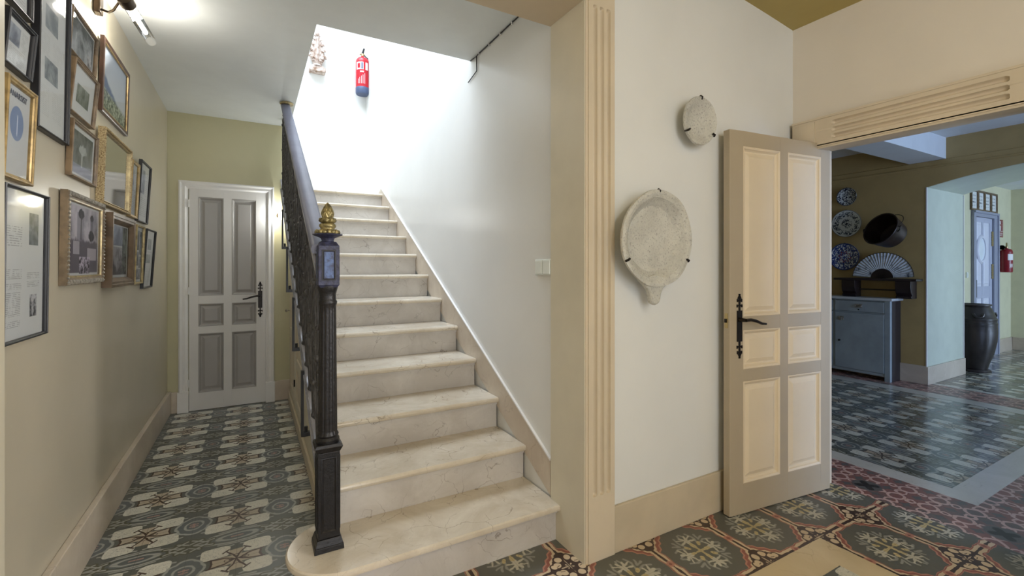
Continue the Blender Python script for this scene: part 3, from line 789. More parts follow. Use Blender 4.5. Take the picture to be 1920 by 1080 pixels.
def rail(name, off, fn, hw, hh):
    mb = MB(); a = []; b = []
    for dx, dz in ((-hw, -hh), (hw, -hh), (hw, hh), (-hw, hh)):
        a.append(mb.v(W((RX+dx, Y0, fn(Y0)+off+dz)))); b.append(mb.v(W((RX+dx, 4.55 if fn is top else 5.3, fn(4.55 if fn is top else 5.3)+off+dz))))
    mb.f(a[::-1]); mb.f(b)
    for i in range(4): mb.f([a[i], a[(i+1) % 4], b[(i+1) % 4], b[i]])
    return mb.build(name, M['rail_iron'], rl, smooth=False, bevel=.002)
rail('top_rail', -.040, top, .016, .008); rail('second_rail', -.182, top, .016, .010)
rail('bottom_rail', 0, bot, .016, .008); rail('bottom_second_rail', .095, bot, .016, .008)
# pierced bands of small rings
def ringband(name, fn, off, y1, hr):
    mb = MB(); y = Y0+.04
    while y < y1:
        z = fn(y)+off
        mb.tube([W((RX, y+.034*math.cos(t*math.pi/5), z+hr*math.sin(t*math.pi/5)+.556*.034*math.cos(t*math.pi/5))) for t in range(10)], .0065, 6, closed=True)
        mb.ell(W((RX, y+.046, z+.026)), (.011, .011, .011), 6, 4)
        y += .092
    mb.build(name, M['lattice'], rl)
ringband('upper_ornament_band', top, -.110, 4.5, .056); ringband('lower_ornament_band', bot, .048, 5.2, .036)
# scrollwork panel, one per tread
def scroll_mesh(y, mb):
    zb = bot(y)+.104; zt = top(y)-.192; zm = (zb+zt)/2; H = (zt-zb)/2
    def P(dy, v): return W((RX, y+dy, zm+v*H+SL*dy))
    def loop(c, w, v0, v1, pw=1.0, r=.0085):
        pts = []
        for i in range(22):
            t = 2*math.pi*i/22; s_ = math.sin(t); pts.append(P(c+w*math.copysign(abs(s_)**pw, s_), (v0+v1)/2+(v1-v0)/2*math.cos(t)))
        mb.tube(pts, r, 6, closed=True)
    loop(0, .082, -1.0, .35); loop(.0, .082, -.30, 1.0);
    loop(.163, .060, -.55, .60, 1.2, .008)
    loop(.163, .030, -.3, .3, 1., .007); loop(.163, .05, .68, 1.0); loop(.163, .05, -1.0, -.62)
    mb.tube([P(0, -1.0), P(0, 1.0)], .009, 6); mb.tube([P(.163, -1.0), P(.163, 1.0)], .009, 6)
    for s1 in (-1, 1):
        for v0 in (-.45, .55):
            pts = [P(s1*(.012+.05*math.sin(t*.5)), v0+.10*t-.2) for t in [k*.45 for k in range(10)]]
            mb.tube(pts, .006, 5)
    for (dy, v) in ((0, -1), (0, 1), (.163, -1), (.163, 1), (0, 0), (.163, 0), (.163, .64), (.163, -.6), (0, .35), (0, -.3), (.082, .02), (-.082, .02)):
        c_ = P(dy, v); mb.ell(c_, (.016, .016, .020), 8, 6)
    # cast leaves give the lattice its depth
    for (dy, v, rr) in ((.04, .5, .012), (-.04, -.55, .012), (.12, .2, .012), (.2, -.25, .012)):
        c_ = P(dy, v); mb.ell(c_, (.008, rr*.7, rr*1.9), 8, 6)
y = 2.24
while y < 4.95:
    mb = MB(); 
    if top(y+.2) < 4.6: scroll_mesh(y, mb)
    mb.build('scroll_panel', M['lattice'], rl, ang=60); y += RUN
for y in (2.80, 3.453, 4.106, 4.76):
    z1 = bot(y)+.02; z0 = nose(y)-.30
    mb = MB(); mb.box(*[v for v in (RX-.026-OX, RX-.012-OX)], y-.016-OY, y+.016-OY, z0-OZ, z1-OZ)
    mb.box(RX-.012-OX, .3255-OX, y-.016-OY, y+.016-OY, z0-OZ, z0+.022-OZ)
    mb.lathe([(.009, 0), (.009, .03)], (RX-.0-OX, y-OY, z0+.022-OZ), 8)
    mb.build('side_bracket', M['fr_black'], rl, smooth=False, bevel=.001)

# ------------------------------------------------------------------ pictures on the left wall
SH = {k: sheet('print_'+k, k, i*3.1) for i, k in enumerate(('columns', 'tall', 'oval', 'matted', 'landscape', 'palms', 'palm', 'wide', 'collage', 'street', 'news', 'small', 'rows'))}
PX = lambda u, v, e: (e, u, v)
def picture(label, ya, yb, za, zb, depth, lean, fw, mf, sh, mountw=0, inner=None, group='framed pictures on the corridor wall', carved=None):
    h = zb-za; w = yb-ya
    t = thing('framed_picture', label, 'picture', (-.6895, (ya+yb)/2, za), (0, math.atan2(lean, h), 0), group)
    D = depth
    mb = MB()
    prof = [(0, 0), (0, D*.86), (fw*.18, D), (fw*.42, D*.98), (fw*.55, D*.86), (fw*.85, D*.80), (fw, D*.62), (fw, 0)]
    if carved == 'box': prof = [(0, 0), (0, D), (fw*.3, D), (fw*.36, D*.93), (fw*.6, D*.93), (fw, D*.40), (fw, 0)]
    if carved == 'rope': prof = [(0, 0), (0, D), (fw*.4, D), (fw*.46, D*.8), (fw*.6, D*.9), (fw*.75, D*.6), (fw, D*.5), (fw, 0)]
    mb.ring(-w/2, w/2, 0, h, prof, PX)
    fr = mb.build('frame', mf, t, ang=30)
    if inner:
        q = MB(); q.ring(-w/2+fw*.8, w/2-fw*.8, fw*.8, h-fw*.8, [(0, D*.5), (0, D*.84), (fw*.12, D*.86), (fw*.2, D*.6), (fw*.2, D*.5)], PX); q.build('inner_frame', inner, fr)
    if carved in ('leaf', 'rope'):
        q = MB(); st_ = .018 if carved == 'leaf' else .012; rr = fw*.20
        ys = [-w/2+fw*.3+i*st_ for i in range(int((w-fw*.6)/st_)+1)]; zs = [fw*.3+i*st_ for i in range(int((h-fw*.6)/st_)+1)]
        if carved == 'leaf':
            for yy in ys:
                for zz in (fw*.30, h-fw*.30): q.ell((D*.98, yy, zz), (.006, st_*.30, fw*.28), 6, 4)
            for zz in zs:
                for yy in (-w/2+fw*.3, w/2-fw*.3): q.ell((D*.98, yy, zz), (.006, fw*.28, st_*.30), 6, 4)
        else:
            for yy in ys:
                for zz in (fw*.2, h-fw*.2): q.ell((D, yy, zz), (.003, st_*.3, rr*.6), 5, 4)
            for zz in zs:
                for yy in (-w/2+fw*.2, w/2-fw*.2): q.ell((D, yy, zz), (.003, rr*.6, st_*.3), 5, 4)
        q.build('carving', M['fr_silver'] if carved == 'leaf' else mf, fr)
    gl = D*.45 if carved == 'box' else D*.58
    q = MB(); a = [q.v((gl-.006, *p)) for p in ((-w/2+fw*.9, fw*.9), (w/2-fw*.9, fw*.9), (w/2-fw*.9, h-fw*.9), (-w/2+fw*.9, h-fw*.9))]; q.f(a)
    q.box(.002, gl-.0065, -w/2+fw*.9, w/2-fw*.9, fw*.9, h-fw*.9)
    pr = q.build('print', sh, t, smooth=False)
    q = MB(); a = [q.v((gl, *p)) for p in ((-w/2+fw, fw), (w/2-fw, fw), (w/2-fw, h-fw), (-w/2+fw, h-fw))]; q.f(a); q.build('glass', M['glass'], t, smooth=False)
    return t
ra = (1.991, 2.224, 2.21, 2.52)
picture('black-framed picture at the top left, cut by the edge of the photo', *ra, .022, .004, .012, M['fr_black'], SH['news'])
picture('small leaning black frame holding a grey newspaper clipping, second from top at far left', 2.005, 2.209, 1.999, 2.171, .024, .014, .012, M['fr_black'], SH['news'])
t = picture('tall gold frame with a pale sheet bearing a blue oval, leftmost column', 2.004, 2.224, 1.640, 1.962, .022, .012, .018, M['fr_gold'], SH['oval'])
text('heading', 'ANARSIST', .028, mat('print_ink', (96, 100, 112), .7), t, (.0085, 0, .270), (math.pi/2, 0, math.pi/2), 'CENTER')
picture('large thin black frame with columns of printed text, lowest at far left', 2.003, 2.353, 1.111, 1.622, .022, .006, .010, M['fr_black'], SH['columns'])
picture('very tall black frame with faded typed page, reaching above the photo', 2.262, 2.575, 1.863, 2.529, .024, .009, .011, M['fr_black'], SH['tall'])
picture('narrow dark-framed photograph of water, right of the very tall frame, topmost', 2.600, 2.963, 2.282, 2.471, .022, .010, .010, M['fr_wood'], SH['wide'])
picture('brown wooden frame leaning forward with a white mount around a small grey photograph', 2.600, 2.937, 2.024, 2.253, .022, .020, .012, M['fr_wood'], SH['matted'])
picture('walnut frame with a coloured landscape of hills and flowering field', 3.079, 3.633, 2.161, 2.548, .019, .010, .028, M['fr_walnut'], SH['landscape'], inner=M['fr_gold'])
picture('brown wooden frame with a photograph of a single palm tree', 2.607, 2.968, 1.749, 1.992, .022, .010, .013, M['fr_wood'], SH['palm'])
picture('thick speckled gold frame with a large black-and-white scene', 3.033, 3.619, 1.680, 2.070, .032, .012, .022, M['fr_rope'], SH['wide'], inner=M['fr_goldpale'], carved='rope')
picture('small gold frame between the speckled gold frame and the black one', 3.681, 3.886, 1.676, 2.037, .022, .016, .018, M['fr_gold'], SH['news'])
picture('thin black frame, upper one at the far right of the picture wall', 3.912, 4.250, 1.669, 2.085, .020, .024, .011, M['fr_black'], SH['news'])
picture('carved silver frame with a grey view of palms and an inset photo', 2.533, 3.070, 1.282, 1.678, .027, .006, .040, M['fr_side'], SH['palms'], inner=M['fr_goldpale'], carved='leaf')
picture('deep brown box frame with an old street photograph', 3.139, 3.672, 1.249, 1.648, .042, .008, .050, M['fr_brown'], SH['street'], carved='box')
picture('slim pale gold frame with a collage of small photos, right of the box frame', 3.813, 4.059, 1.244, 1.638, .022, .014, .013, M['fr_goldpale'], SH['collage'])
picture('thin black frame, lower one at the far right of the picture wall', 4.075, 4.412, 1.206, 1.631, .020, .028, .011, M['fr_black'], SH['small'])

# picture lamps
def lamp(label, loc, rot, power, group=None, mirror=1):
    t = thing('picture_lamp', label, 'lamp', loc, rot, group)
    mb = MB(); mb.prism([(0, -.028, -.055), (0, .028, -.055), (0, .034, .045), (0, -.034, .045)], (.03, 0, 0)); mb.build('wall_plate', M['bronze'], t, bevel=.006)
    mb = MB(); mb.tube([(.03, .0, -.03), (.06, -.02, -.045), (.09, -.07, -.05), (.12, -.125, -.035), (.135, -.15, -.02)], .006, 8); mb.build('arm', M['bronze'], t)
    c0 = Vector((.145, -.16, -.015)); dr = Vector((.05, .40, -.045)); dr.normalize()
    q = dr.to_track_quat('Z', 'Y').to_matrix().to_4x4(); T = Matrix.Translation(c0) @ q
    mb = MB(T); mb.lathe([(.001, -.004), (.033, -.004), (.034, 0), (.034, .055), (.030, .058), (.001, .058)], n=28); mb.build('cap', M['bronze'], t)
    mb = MB(T); mb.lathe([(.026, .05), (.026, .385)], n=28); mb.build('glass_tube', M['tube_glass'], t)
    mb = MB(T); mb.lathe([(.006, .058), (.012, .062), (.012, .12), (.008, .13), (.001, .131)], n=14); mb.build('socket', M['fr_gold'], t)
    mb = MB(T); mb.lathe([(.001, .14), (.009, .145), (.010, .30), (.001, .306)], n=14); mb.build('bulb', M['bulb'], t)
    L = bpy.data.lights.new('lamp_light', 'POINT'); L.energy = power; L.color = (1, .97, .91); L.shadow_soft_size = .035
    o = bpy.data.objects.new('lamp_light', L); COL.objects.link(o); o.parent = t; o.location = T @ Vector((.0, .0, .22))
    return t
lamp('bronze picture lamp with a lit glass tube high on the corridor wall', (-.69, 3.02, 2.68), (0, 0, 0), 5)
sc = thing('wall_sconce', 'small lit wall light behind the stair railing beside the corridor door', 'lamp', (.238, 5.2595, 1.88))
mb = MB(); mb.lathe([(.03, 0), (.03, -.012), (.012, -.018), (.012, -.04)], (0, 0, 0), 16, 'y'); mb.build('wall_plate', M['bronze'], sc)
mb = MB(); mb.lathe([(.001, -.05), (.014, -.045), (.016, .03), (.001, .04)], (0, -.045, 0), 14); mb.build('bulb', M['bulb'], sc)
L = bpy.data.lights.new('sconce_light', 'POINT'); L.energy = 5; L.color = (.9, .96, 1); L.shadow_soft_size = .02
o = bpy.data.objects.new('sconce_light', L); COL.objects.link(o); o.parent = sc; o.location = (0, -.07, 0)

# ------------------------------------------------------------------ stone dishes on the white wall
def clipset(t, pts, d):
    for (x, z, a) in pts:
        c, s_ = math.cos(a), math.sin(a)
        q = MB(); q.tube([(x-.004*c, -d+.016, z-.004*s_), (x+.003*c, -d, z+.003*s_), (x-.004*c, -d-.008, z-.004*s_), (x-.018*c, -d-.004, z-.018*s_)], .0055, 8); q.build('clip', M['iron'], t)
def wob(s):
    return lambda a, h: 1+.012*math.sin(3*a+s)+.008*math.sin(7*a+2*s)
t = thing('stone_dish', 'small round carved stone dish clipped high on the white wall', 'stone dish', (2.022, 1.640, 2.118))
q = MB(); q.lathe([(.02, .034), (.02, -.008)], (0, 0, 0), 10, 'y'); q.build('wall_fixing', M['iron'], t)
mb = MB(Matrix.Rotation(R(3), 4, 'X'))
mb.lathe([(.001, -.004), (.07, -.004), (.115, -.026), (.124, -.040), (.122, -.048), (.108, -.046), (.080, -.030), (.074, -.024), (.068, -.022), (.001, -.022)], n=64, ax='y', fn=wob(1)); mb.build('dish', M['stone'], t, ang=28)
clipset(t, [(0, .124, math.pi/2), (-.104, -.066, math.pi+.5), (.104, -.066, -.5)], .046)
t = thing('stone_pan', 'large shallow carved stone pan with a short handle, clipped to the white wall', 'stone pan', (1.684, 1.632, 1.495))
q = MB(); q.lathe([(.03, .042), (.03, -.008)], (0, 0, 0), 10, 'y'); q.build('wall_fixing', M['iron'], t)
mb = MB(Matrix.Rotation(R(2), 4, 'X'))
def pan(a, h): return wob(4)(a, h)*(1+.0*a)
mb.lathe([(.001, -.004), (.16, -.004), (.21, -.03), (.232, -.060), (.231, -.070), (.215, -.071), (.196, -.062), (.188, -.050), (.166, -.034), (.164, -.031), (.158, -.026), (.001, -.024)], n=90, ax='y', fn=pan)
mb.build('pan', M['stone'], t, ang=25)
mb = MB(Matrix.Rotation(R(2), 4, 'X'))
out = [(-.105, -.195), (-.075, -.218), (-.048, -.240), (-.036, -.262), (-.030, -.292), (-.022, -.310), (0, -.318), (.022, -.310), (.030, -.292), (.036, -.262), (.048, -.240), (.075, -.218), (.105, -.195), (.0, -.17)]
mb.prism([(x, -.028, z) for x, z in out], (0, -.034, 0)); mb.build('handle', M['stone'], t, bevel=.008)
clipset(t, [(0, .231, math.pi/2), (-.205, -.107, math.pi+.48), (.205, -.107, -.48)], .068)

# double light switch
t = thing('light_switch', 'white double rocker light switch on the stair wall', 'switch', (1.3295, 2.013, 1.357))
MB().box(-.010, 0, -.078, .078, -.042, .042).build('back_box', M['switch'], t, smooth=False, bevel=.003)
for s in (-1, 1):
    MB().box(-.016, -.010, s*.037-.033, s*.037+.033, -.036, .036).build('rocker', M['switch'], t, smooth=False, bevel=.003)
# surface cable along the ceiling edge
cb = thing('cable', 'thin grey cable run along the top of the stair wall', 'cable', (1.324, 1.945, 2.79))
mb = MB(); mb.tube([(0, 0, 0), (0, .55, .003), (0, .895, .003), (0, .893, -.10), (0, 1.035, -.13)], .0035, 6); mb.build('cord', M['castiron'], cb)
mb = MB(); mb.tube([(0, .895, .0), (0, 1.0, .008)], .003, 6); mb.build('cord_branch', M['castiron'], cb)
for k in range(6): MB().box(-.004, .0055, .10+.15*k, .108+.15*k, -.010, .009).build('clip', M['label'], cb, smooth=False)

# ------------------------------------------------------------------ fire extinguishers
def extinguisher(name, label, loc, rot, H, r, foot, horn, group=None):
    t = thing(name, label, 'fire extinguisher', loc, rot, group)      # local: wall at +y, front -y, hangs from z=0 bottom
    cy = -r-.012; b = H*.80
    mb = MB(); mb.lathe([(.001, .006), (r*.92, .006), (r, .02), (r, b*.86), (r*.94, b*.92), (r*.72, b*.975), (r*.35, b*1.0), (.018, b*1.01), (.018, b*1.04), (.001, b*1.04)], (0, cy, 0), 36); body = mb.build('cylinder', M['red'] if foot else M['red_dark'], t)
    if foot:
        mb = MB(); mb.lathe([(.001, 0), (r*.93, 0), (r*1.02, .015), (r*1.03, H*.13), (r*1.005, H*.14)], (0, cy, 0), 36); mb.build('foot_ring', M['bluegrey'], t)
    fr = -math.pi/2
    def patch(a0, a1, z0, z1, m, k=1.006): 
        q = MB(); q.lathe([(r*k, z0), (r*k, z1)], (0, cy, 0), 12, 'z', fr+a0, fr+a1); q.build('label', m, body)
    if foot:
        patch(-1.1, .05, H*.50, H*.66, M['label']); patch(.35, .80, H*.50, H*.66, M['label']); patch(-.45, .1, H*.44, H*.47, M['label'])
        patch(-.9, -.45, H*.53, H*.63, M['red'], 1.012); patch(-.30, .0, H*.51, H*.65, M['handrail'], 1.010)
        for k in range(5): patch(-.8+.25*k, -.74+.25*k, H*.20, H*(.30+.03*k), M['label'])
    else:
        patch(-1.3, -.1, H*.42, H*.62, M['label']); patch(.1, 1.2, H*.42, H*.62, M['label'])
        patch(-.05, .12, H*.10, H*.50, M['label'])
        for k in range(4): patch(-1.0+.18*k, -.9+.18*k, H*(.16+.03*(k % 2)), H*.30, M['label'])
        patch(.3, 1.0, H*.12, H*.16, M['label']); patch(.5, 1.1, H*.50, H*.56, M['red'], 1.012)
    mb = MB(); mb.lathe([(.016, b*1.03), (.016, b*1.10), (.010, b*1.12)], (0, cy, 0), 12); mb.box(-.035, .03, cy-.01, cy+.01, b*1.08, b*1.095); mb.build('valve', M['brass'], t)
    mb = MB(); mb.prism([(-.018, cy-.009, b*1.09), (.012, cy-.009, b*1.09), (.030, cy-.009, H), (.010, cy-.009, H*1.005)], (0, .018, 0)); mb.build('lever', M['black'] if foot else M['brass'], t)
    mb = MB()
    if horn: mb.tube([(-.02, cy, b*1.08), (-.06, cy, b*1.07)], .008, 8); mb.lathe([(.012, 0), (.02, -.05), (.036, -.12), (.034, -.12), (.001, -.04)], (-.01, cy+.042, b*1.05), 20, 'x')
    else: mb.tube([(.02, cy, b*1.07), (r*.9, cy, b*.98), (r+.014, cy, b*.8), (r+.012, cy, b*.45), (r+.010, cy, b*.40)], [.007, .007, .007, .010, .011], 8)
    mb.build('hose', M['black'], t)
    MB().box(-.02, .02, -.016, 0, b*.7, b*.95).build('bracket', M['iron'], t, smooth=False)
    return t
extinguisher('fire_extinguisher', 'red fire extinguisher with blue-grey foot high on the landing wall', (1.272, 6.3595, 3.63), (0, 0, R(-6)), .61, .085, True, False)
# carved acanthus ornament on the landing wall
t = thing('wall_ornament', 'carved weathered acanthus finial on a small base, fixed to the landing wall', 'ornament', (.715, 6.37, 3.835))
mb = MB(); mb.box(-.095, .095, -.10, .019, 0, .055); mb.box(-.07, .07, -.09, .015, .055, .075); mb.lathe([(.07, .075), (.045, .095), (.055, .115), (.06, .12)], (0, -.04, 0), 20); mb.build('base', M['ornament'], t, bevel=.006)
mb = MB()
for s in (-1, 1):
    for k, (x, z, r0) in enumerate(((.068, .19, .038), (.075, .28, .026), (.060, .35, .022), (.040, .415, .018), (.022, .46, .014))):
        pts = [(s*(x+(r0*(1-.075*i))*math.cos(i*.55)), -.045-.002*i, z+(r0*(1-.075*i))*math.sin(i*.55)) for i in range(12)]
        mb.tube(pts, [r0*.36]*12, 8); mb.ell((s*x, -.05, z), (r0*.5, .02, r0*.5), 8, 6)
        mb.tube([(0, -.05, .12+.02*k), (s*x*.5, -.055, (z+.12)/2), (s*x, -.05, z-r0)], [.014, .016, .010], 8)
    mb.ell((s*.045, -.03, .22), (.045, .035, .09), 10, 8); mb.ell((s*.03, -.03, .34), (.036, .03, .07), 10, 8)
mb.ell((0, -.045, .26), (.035, .04, .17), 12, 10); mb.ell((0, -.05, .49), (.024, .024, .030), 10, 8)
mb.tube([(0, -.07, .13), (0, -.088, .26), (0, -.07, .44)], [.012, .014, .010], 8)
mb.build('acanthus', M['ornament'], t, ang=60)

# ------------------------------------------------------------------ second room
def zarch(y): return 2.275+.15*(1-((y-1.08)/1.18)**2)
mb = MB()
mb.box(6.78, 7.85, 2.27, 5.0, 0, 2.9); mb.box(6.78, 7.85, -3.2, -.11, 0, 2.9)
pts = [(6.78, 2.27, 2.9)]+[(6.78, 2.27-2.38*i/24, zarch(2.27-2.38*i/24)) for i in range(25)]+[(6.78, -.11, 2.9)]
mb.prism(pts, (1.07, 0, 0)); 
struct(mb.build('wall_arch', [M['arch_white']], ang=20), 'thick wall pierced by the shallow arch')
mb = MB(); mb.box(6.765, 6.7795, 2.275, 5.0, .21, 2.49); mb.box(6.765, 6.7795, -3.2, 5.0, 2.57, 2.806)
mb.prism([(6.765, 2.275, 2.49)]+[(6.765, 2.275-2.385*i/24, zarch(2.27-2.38*i/24)+.002) for i in range(25)]+[(6.765, -.11, 2.49)], (.0145, 0, 0))
struct(mb.build('wall_olive', M['room2_olive'], ang=20), 'olive painted wall above the sideboard')
mb = MB(); mb.prism([(6.7645, -3.2, 2.490), (6.752, -3.2, 2.498), (6.752, -3.2, 2.508), (6.760, -3.2, 2.512), (6.757, -3.2, 2.565), (6.7645, -3.2, 2.572)], (0, 8.2, 0)); struct(mb.build('trim_7', M['room2_olive'], smooth=False))
wall('ceiling_room', [(3.17, 6.78, -3.2, 5.0, 2.806, 2.9)], M['ceil_white'])
wall('ceiling_beam', [(3.17, 6.765, 2.10, 2.43, 2.570, 2.806)], M['ceil_white'], 'white ceiling beam of the second room')
wall('wall_room_near', [(3.17, 3.19, 1.545, 5.0, 0, 2.9), (3.17, 3.19, -3.2, .64, 0, 2.9), (3.17, 3.19, .64, 1.545, 2.12, 2.9), (3.17, 6.78, 5.0, 5.1, 0, 2.9)], M['room2_olive'])
wall('wall_room_front', [(3.17, 4.0, -3.3, -3.2, 0, 2.9), (4.0, 6.3, -3.3, -3.2, 2.35, 2.9), (6.3, 8.4, -3.3, -3.2, 0, 2.9), (8.4, 10.4, -3.3, -3.2, 2.35, 2.9), (10.4, 11.0, -3.3, -3.2, 0, 2.9)], M['room2_olive'])
skirt('baseboard_room', [(6.745, 6.765, 2.262, 5.0, .212), (6.745, 7.86, 2.250, 2.270, .205)])
wall('trim_8', [(7.84, 7.856, 2.262, 2.274, .205, 2.262), (6.760, 6.778, 2.266, 2.276, .212, 2.275)], M['casing_white'])
# far room
wall('wall_far', [(7.85, 10.86, 2.56, 2.66, 0, 2.9)], M['room3'], 'pale green wall of the far room')
wall('wall_far_right', [(10.86, 10.96, -3.2, 2.66, 0, 2.9)], M['room3'])
wall('ceiling_far', [(7.85, 10.96, -3.2, 2.66, 2.62, 2.75)], M['ceil_white'])
skirt('baseboard_far', [(10.13, 10.86, 2.54, 2.56, .21), (10.84, 10.86, -3.2, 2.54, .21), (7.85, 9.13, 2.54, 2.56, .21)])

# lilac door with an oval window
d3 = thing('door_3', 'lilac-grey door with a white oval window in the far room', None, (9.215, 2.5585, .005))
W3 = .73
mb = MB()
for a in ((0, .10), (.315, .375), (.62, W3)): mb.box(a[0], a[1], -.012, 0, 0, 2.09)
for a in ((0, .12), (.88, 1.06), (2.02, 2.09)):
    for g_ in ((.10, .315), (.375, .62)): mb.box(g_[0], g_[1], -.012, 0, a[0], a[1])
mb.build('door_frame', M['door3'], d3, smooth=False, bevel=.002)
for (a, b) in ((.10, .315), (.375, .62)):
    for (c, d_) in ((.12, .88), (1.06, 2.02)):
        q = MB(); q.box(a, b, -.005, 0, c, d_); q.frustum((a+.03, b-.03, c+.03, d_-.03), -.0049, (a+.045, b-.045, c+.045, d_-.045), -.012); q.build('door_panel', M['door3p'], d3, smooth=False)
el = lambda k: (lambda t, h: 1)
mb = MB(Matrix.Translation((.275, 0, 1.615)) @ Matrix.Diagonal((.84, 1, 1, 1)))
mb.lathe([(.165, -.012), (.170, -.030), (.195, -.034), (.215, -.022), (.220, -.012)], n=40, ax='y'); wf = mb.build('oval_frame', M['door3p'], d3)
mb = MB(Matrix.Translation((.275, 0, 1.615)) @ Matrix.Diagonal((.84, 1, 1, 1))); mb.lathe([(.170, -.0125), (.170, -.016)], n=40, ax='y'); mb.build('oval_pane', M['oval_glass'], wf)
q = MB(); q.box(.03, .055, -.03, -.012, .90, 1.16); q.build('pull_handle', M['black'], d3, smooth=False, bevel=.006)
for z in (1.28, 1.78):
    q = MB()
    for k in range(6): q.lathe([(.011, 0), (.011, .034)], (.70, -.024, z-.11+.038*k), 8)
    q.build('hinge', M['brass'], d3)
mb = MB(); mb.box(9.135, 9.213, 2.52, 2.5595, 0, 2.10); mb.box(9.95, 10.125, 2.52, 2.5595, 0, 2.10); mb.box(9.135, 10.125, 2.52, 2.5595, 2.10, 2.185); mb.box(9.135, 10.125, 2.505, 2.52, 2.15, 2.185); mb.box(10.085, 10.125, 2.505, 2.52, 0, 2.15)
struct(mb.build('trim_9', M['cas3'], smooth=False, bevel=.004), 'grey door casing in the far room')
nm = ('leftmost', 'second from the left', 'third from the left', 'rightmost')
for i in range(4):
    x0 = 9.09+.267*i; w, h = .262, .30
    t = thing('framed_print', 'narrow brown frame of small drawings, %s over the lilac door' % nm[i], 'picture', (x0, 2.5595, 2.19), group='four frames over the lilac door')
    q = MB(); q.ring(0, w, 0, h, [(0, 0), (0, -.025), (.022, -.025), (.028, -.012), (.028, 0)], lambda u, v, e: (u, e, v)); q.build('frame', M['fr_brown'], t, smooth=False)
    q = MB(); q.box(.026, w-.026, -.010, -.001, .026, h-.026); pr = q.build('print', SH['rows'], t, smooth=False)
t = thing('safety_sign', 'red and white fire extinguisher sign above the far extinguisher', 'sign', (10.375, 2.5595, 1.83))
MB().box(-.10, .10, -.004, 0, 0, .275).build('plate', M['sign_red'], t, smooth=False)
q = MB(); q.box(-.075, -.02, -.006, -.004, .10, .18); q.box(-.075, -.02, -.006, -.004, .20, .255); q.box(-.08, .08, -.006, -.004, .088, .093)
for z in (.02, .04, .06): q.box(-.07, .07, -.006, -.004, z, z+.006)
q.build('pictogram', M['label'], t, smooth=False)
text('lettering', 'EXTINTOR', .034, M['label'], t, (.055, -.0055, .10), (math.pi/2, -math.pi/2, 0))
extinguisher('fire_extinguisher', 'red fire extinguisher with black horn in the far room corner', (10.30, 2.5595, 1.265), (0, 0, R(10)), .47, .07, False, True)
t = thing('light_switch', 'small white switch left of the lilac door', 'switch', (8.97, 2.5595, 1.20))
MB().box(-.03, .03, -.012, 0, 0, .08).build('plate', M['switch'], t, smooth=False, bevel=.003)
MB().box(-.022, .022, -.016, -.012, .012, .068).build('rocker', M['switch'], t, smooth=False, bevel=.003)

# big clay jar
t = thing('clay_jar', 'large dark glazed clay jar standing beyond the arch', 'jar', (8.24, 2.28, 0))
mb = MB(); mb.lathe([(.001, .03), (.128, .03), (.15, .12), (.19, .25), (.215, .40), (.222, .52), (.218, .60), (.222, .615), (.222, .63), (.214, .64), (.214, .665), (.219, .675), (.219, .69), (.208, .70), (.190, .76), (.165, .82), (.150, .845), (.152, .85), (.168, .855), (.170, .872), (.150, .874), (.142, .86), (.15, .80), (.19, .70), (.001, .30)], n=48)
mb.build('body', M['clay'], t)
for a in (math.pi*1.15, math.pi*1.62+.5):
    q = MB(); c, s = math.cos(a), math.sin(a); q.tube([(c*(.205+.03*math.sin(k*math.pi/6))-s*(.045*math.cos(k*math.pi/6)), s*(.205+.03*math.sin(k*math.pi/6))+c*(.045*math.cos(k*math.pi/6)), .76-.05*math.sin(k*math.pi/6)) for k in range(7)], .014, 8); q.build('lug', M['clay'], t)
MB().lathe([(.001, 0), (.16, 0), (.165, .01), (.15, .03), (.001, .03)], n=32).build('stand', M['darkwood'], t)

# sideboard
t = thing('sideboard', 'chipped blue-grey painted sideboard with a marble top against the olive wall', 'sideboard', (6.5, 2.517, 0))
Lc = 1.25; Dp = .262
mb = MB(); 
for yy in (0, Lc-.055): mb.box(0, .05, yy, yy+.055, 0, .955); mb.box(Dp-.05, Dp, yy, yy+.05, 0, .955)
mb.box(.012, Dp, .055, Lc-.055, .08, .10); mb.box(.006, .03, .055, Lc-.055, .055, .09); mb.box(.006, .03, .055, Lc-.055, .79, .805); mb.box(.006, .03, .055, Lc-.055, .94, .955); mb.box(.006, .03, .585, .615, .09, .955)
mb.box(Dp-.012, Dp, .05, Lc-.05, .1, .955)
mb.build('body', M['cab'], t, smooth=False, bevel=.002)
MB().box(.048, Dp-.001, -.004, .010, .0, .954).build('side_panel', M['cab_dark'], t, smooth=False)
MB().box(.05, Dp-.05, Lc-.018, Lc-.006, .08, .955).build('side_panel', M['cab_dark'], t, smooth=False)
MB().box(-.03, Dp, -.03, Lc+.03, .9551, .985).build('marble_top', M['cab_top'], t, smooth=False, bevel=.004)
